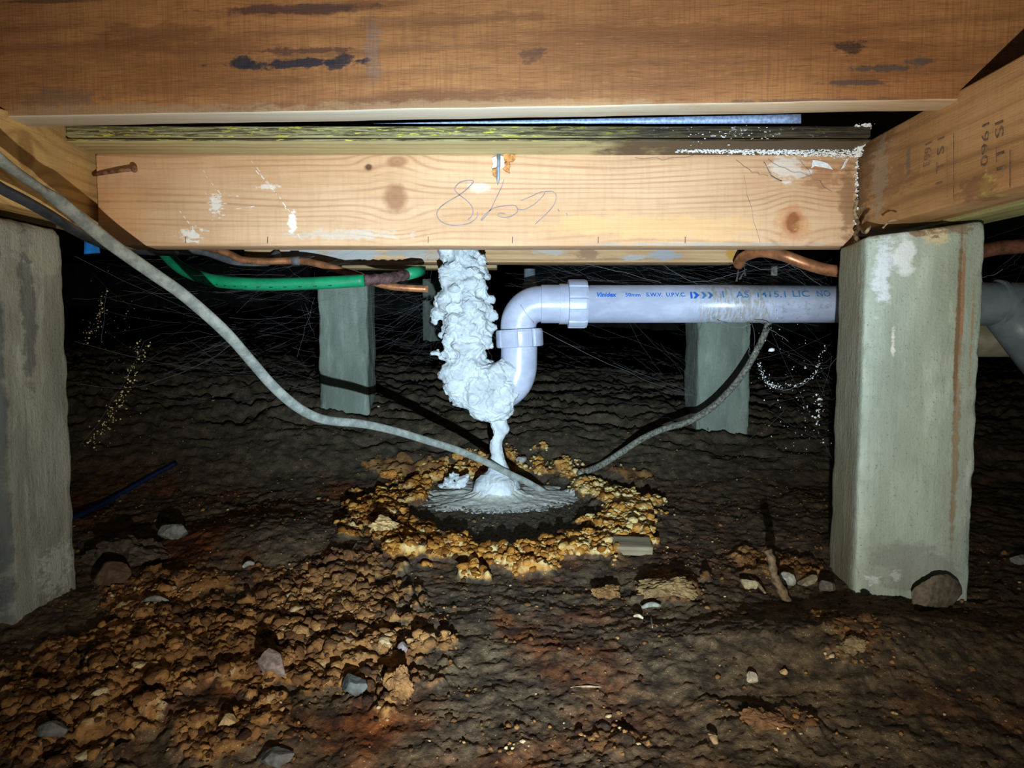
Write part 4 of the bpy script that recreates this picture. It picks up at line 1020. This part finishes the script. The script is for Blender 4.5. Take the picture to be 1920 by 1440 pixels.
splinter(270, 1134, 46, 2, .0032, srgb(120, 118, 106), 'pale curled flake beside the thin grey twig, lower left', 'flake', 'flake')
splinter(455, 1070, 22, -6, .0030, srgb(128, 124, 112), 'small pale flake above the orange clods left of centre', 'flake', 'flake')
splinter(1070, 1292, 58, -1, .0009, srgb(150, 128, 96), 'thin straw lying in the foreground just right of centre', 'straw', 'straw')
splinter(658, 1040, 12, -22, .0010, srgb(140, 124, 100), 'thin straw left of the crust ring', 'straw', 'straw')
splinter(1405, 1085, 30, 32, .0020, srgb(150, 128, 92), 'dry twig lying at the left foot of the upright stick', 'twig', 'twig')
splinter(1330, 1385, 12, 20, .0030, srgb(150, 124, 88), 'short tan root end in the lower right foreground', 'twig', 'twig')

# ------------------------------------------------------------------ COBWEBS, MOULD
wm = plain('cobweb silk', srgb(134, 134, 134), .7, .3, 0, .1, 60)
crm = plain('web crumbs', srgb(196, 176, 120), .8, .2, 0, .4, 400); crw = plain('white crumbs', srgb(225, 225, 215), .8, .2, 0, .1, 400)
def strand(V, Fc, a, b, sag, r, n=8, wob=.002):
    a, b = Vector(a), Vector(b); pts = []
    for i in range(n+1):
        t = i/n; p = a.lerp(b, t); p.z -= sag*4*t*(1-t); p += Vector((random.uniform(-1, 1), random.uniform(-1, 1), random.uniform(-1, 1)))*wob*math.sin(PI*t); pts.append(p)
    tube_geo(pts, r, 3, V=V, Fc=Fc, cap=False)
def web(label, lines, region=None, crumbs=None, r=.00007, loc=None):
    V, Fc = [], []
    for ln in lines: strand(V, Fc, at(*ln[0]), at(*ln[1]), ln[2] if len(ln) > 2 else .004, ln[3] if len(ln) > 3 else r)
    if region:
        (x0, x1, y0, y1, d0, d1, nn, slope) = region
        for i in range(nn):
            px, py, d = random.uniform(x0, x1), random.uniform(y0, y1), random.uniform(d0, d1)
            L = random.uniform(30, 190); sl = slope+random.gauss(0, .35)
            qx, qy = min(max(px+L, x0), x1), min(max(py+L*sl, y0), y1)
            strand(V, Fc, at(px, py, d), at(qx, qy, d+random.uniform(-.03, .03)), random.uniform(-.002, .006), r*random.uniform(.4, 1.0), 6, .0012)
    o = link('cobweb', mesh_from(V, Fc), wm); tag(o, label, 'cobweb', kind='stuff')
    if crumbs:
        bmv, bmf, base = [], [], 0
        for (px, py, d, s) in crumbs:
            Vv, Ff = L1[random.randrange(len(L1))]; p = at(px, py, d)
            sc = np.array([s*random.uniform(.5, 1.6), s*random.uniform(.5, 1), s*random.uniform(.5, 1.5)])
            bmv.append(Vv*sc+np.array(p[:])); bmf.append(Ff+base); base += len(Vv)
        q = link('crumbs', mesh_np(np.concatenate(bmv), np.concatenate(bmf)), crumbs_mat, o); tag(q, kind='stuff')
    return o
def trail(pts, n, jit, d0, d1, s0, s1):
    out = []
    for i in range(n):
        t = random.random()*(len(pts)-1); k = int(t); f = t-k
        x_ = pts[k][0]+(pts[k+1][0]-pts[k][0])*f+random.gauss(0, jit); y_ = pts[k][1]+(pts[k+1][1]-pts[k][1])*f+random.gauss(0, jit)
        out.append((x_, y_, random.uniform(d0, d1), random.uniform(s0, s1)))
    return out
crumbs_mat = crm
cb = trail([(270, 640), (235, 730), (205, 790), (165, 835)], 150, 7, .78, .84, .0003, .0012)+trail([(195, 540), (185, 600), (158, 640)], 50, 5, .78, .84, .0003, .0012)+trail([(200, 550), (240, 800)], 80, 40, .78, .9, .0002, .0006)
web('dusty cobweb full of yellow crumbs in the gap right of the left stump', [((135, 560, .70), (330, 520, .95), .01), ((140, 640, .70), (600, 690, 1.2), .02), ((150, 720, .70), (440, 640, .74), .02), ((260, 690, .8), (420, 630, .74), -.01),
     ((200, 540, .8), (190, 640, .8)), ((150, 835, .70), (270, 640, .8), .01), ((270, 640, .8), (400, 628, .9), -.008), ((205, 560, .8), (600, 540, 1.2), .03), ((140, 480, .70), (600, 640, 1.2), .02)], (150, 590, 480, 760, .75, 1.15, 110, -.12), cb)
web('sheet of cobweb strands under the pine beam behind the green pipe', [((230, 545, .8), (520, 530, .9), .01), ((330, 545, .85), (700, 520, .92), .008)], (340, 810, 480, 680, .95, 1.2, 120, -.25))
crumbs_mat = crw
cb = trail([(1422, 680), (1435, 715), (1448, 725), (1500, 720), (1530, 700), (1545, 650)], 130, 3, .86, .9, .0003, .0010)+trail([(1430, 620), (1550, 850)], 120, 32, .8, 1.0, .0002, .0009)+trail([(1535, 740), (1530, 800)], 22, 6, .85, .9, .0005, .0016)+[(1447, 656, .88, .0028), (1531, 795, .88, .0026), (1510, 690, .88, .0018)]
web('cobweb with white crumbs hanging between the drain pipe and the right stump', [((1410, 605, .97), (1415, 655, .95), -.004, .0003), ((1345, 602, .97), (1408, 608, .97), .006, .0005), ((1415, 602, .97), (1478, 640, .9), -.003, .0005), ((1422, 680, .9), (1448, 725, .9), .006, .0003), ((1448, 725, .9), (1530, 700, .9), .012, .0003),
     ((1530, 700, .9), (1568, 672, .72), .004, .0002), ((1530, 700, .9), (1545, 740, .88)), ((1545, 740, .88), (1566, 745, .72)), ((1380, 830, 1.0), (1470, 770, .9), .01), ((1405, 650, .97), (1405, 668, .97), 0, .0004)], (1415, 1560, 480, 860, .85, 1.1, 60, .3), cb)
web('thin cobweb threads slanting from the trap nut down to the rear stump', [((1016, 620, .99), (1305, 745, 1.24), .008, .00028), ((1150, 680, 1.1), (1305, 735, 1.24), .004, .0002), ((1200, 770, 1.15), (1300, 790, 1.24)), ((1180, 605, 1.0), (1240, 700, 1.1))], (1020, 1300, 600, 740, 1.02, 1.2, 26, .35))
web('tangle of cobweb between the rear beam and the top of the drain pipe', [((1100, 495, 1.05), (1240, 530, 1.02), .0, .0003), ((1240, 495, 1.05), (1310, 535, 1.0), 0, .0003), ((1395, 492, 1.0), (1480, 495, .95), .008, .0004), ((1300, 528, 1.0), (1400, 505, 1.0), .004, .0003), ((1460, 480, .95), (1540, 535, .97), 0, .0003)], (940, 1560, 490, 536, .99, 1.06, 120, .25))
web('cobweb strands over the trap gap left of the white elbow', [((700, 600, 1.1), (825, 555, 1.0)), ((700, 640, 1.1), (822, 600, 1.0)), ((905, 600, 1.0), (935, 640, 1.0)), ((915, 655, 1.0), (935, 690, 1.0))], (700, 825, 550, 700, 1.02, 1.3, 60, -.4))
crumbs_mat = crw
web('grey cobweb at the far right between stump and pipe junction', [((1838, 520, .9), (1880, 505, .9), .002, .0004), ((1880, 505, .9), (1920, 470, .9)), ((1838, 525, .9), (1870, 530, .95), .006, .0004)], (1840, 1960, 420, 560, .85, 1.0, 30, -.4))

# white mould along the boards and in the corner
mo = plain('white mould', srgb(226, 226, 218), .9, .2, 0, .12, 300)
V, Fc, base = [], [], 0
random.seed(21)
def mlump(px, py, Y, r, sq=.5, dy=0):
    global base
    Vv, Ff = L1[random.randrange(len(L1))]; p = at(px, py, Y)
    V.append(Vv*np.array([r*random.uniform(.7, 1.5), r*.5, r*sq*random.uniform(.6, 1.4)])+np.array([p.x, p.y+dy, p.z])); Fc.append(Ff+base); base += len(Vv)
for i in range(1300):
    t = random.random(); px = 1265+350*t**.7; yd = random.uniform(0, 1)
    mlump(px, 283+5*t+random.gauss(0, 2.0+2.5*t), SY+.03, random.uniform(.0003, .0013))
for i in range(600):
    t = random.random(); px = 1632-24*t+random.gauss(0, 2.5); mlump(px-random.random()**2*30*(1-t), 232+62*t, SY-.001+.05*t*.6, random.uniform(.0003, .0013), 1)
for i in range(60): mlump(1240+random.gauss(0, 45)+130, 252+random.gauss(0, 8), SY-.0003, random.uniform(.0004, .0011))
for i in range(90):
    t = random.random(); mlump(1606+random.gauss(0, 1.6), 300+160*t, BY-.001, random.uniform(.0005, .0015), 1)
mb = link('white_mould', mesh_np(np.concatenate(V), np.concatenate(Fc)), mo); tag(mb, 'crusty white mould along the dark boards and corner at upper right', 'mould', kind='stuff')
# torn silk tags on the beam
V, Fc = [], []
def flap(pts, Y=BY-.001, dv=.004):
    n = len(pts); k = len(V)
    for i, (x_, y_) in enumerate(pts): V.append(at(x_, y_, Y-dv*random.random()))
    for i in range(1, n-1): Fc.append((k, k+i, k+i+1))
flap([(1524, 300), (1536, 301), (1552, 306), (1562, 318), (1549, 315), (1536, 313), (1528, 311), (1521, 316)], dv=.001)
flap([(1585, 300), (1590, 300), (1583, 314), (1576, 318)])
o = link('silk_tag', mesh_from(V, Fc), mo, None, False); tag(o, 'small torn white tags of silk under the mould on the pine beam', 'cobweb', kind='stuff')
V, Fc = [], []
strand(V, Fc, at(1432, 304, BY-.002), at(1446, 330, BY-.002), -.001, .0004, 6, .0004); strand(V, Fc, at(1446, 330, BY-.002), at(1466, 340, BY-.002), .0006, .0006, 6, .0004)
for a, b in [((1380, 300), (1440, 330)), ((1440, 298), (1520, 330)), ((1395, 330), (1425, 455)), ((1500, 300), (1560, 360)), ((1190, 296), (1300, 292))]: strand(V, Fc, at(a[0], a[1], BY-.002), at(b[0], b[1], BY-.003), .003, .00015)
o = link('cobweb', mesh_from(V, Fc), wm); tag(o, 'torn white cobweb tags on the right end of the pine beam', 'cobweb', kind='stuff')
# peeling flakes and root-like growth on the top corner of the right stump
V, Fc = [], []
for pts, r in [([(1606, 412, .748), (1612, 425, .735), (1604, 440, .72), (1612, 455, .70)], .0022), ([(1612, 425, .735), (1622, 436, .66), (1632, 424, .655)], .0016), ([(1607, 375, .752), (1603, 395, .75), (1607, 415, .748)], .0022), ([(1655, 428, .652), (1668, 415, .65), (1682, 412, .649)], .0009)]:
    pp = catmull([at(*p) for p in pts], 6); tube_geo(pp, [r*(.7+.5*random.random()) for _ in pp], 6, V=V, Fc=Fc)
o = link('mud_tube', mesh_from(V, Fc), plain('dry mud', srgb(150, 128, 98), .9, .2, 0, .4, 200)); tag(o, 'crusty mud tubes in the corner between pine beam and right stump', 'mud')
V, Fc = [], []
for i in range(26):
    px, py = 1390+random.gauss(0, 7), 500+random.gauss(0, 12); Vv, Ff = L1[i % 8]; p = at(px, py, 1.03); s = random.uniform(.001, .003)
    V.append(Vv*s+np.array(p[:])); Fc.append(Ff+42*i)
o = link('debris_clump', mesh_np(np.concatenate(V), np.concatenate(Fc)), plain('dust clump', srgb(84, 78, 70), .9)); tag(o, 'dark dusty debris clump hanging at the right end of the grey-painted timber', 'debris', kind='stuff')
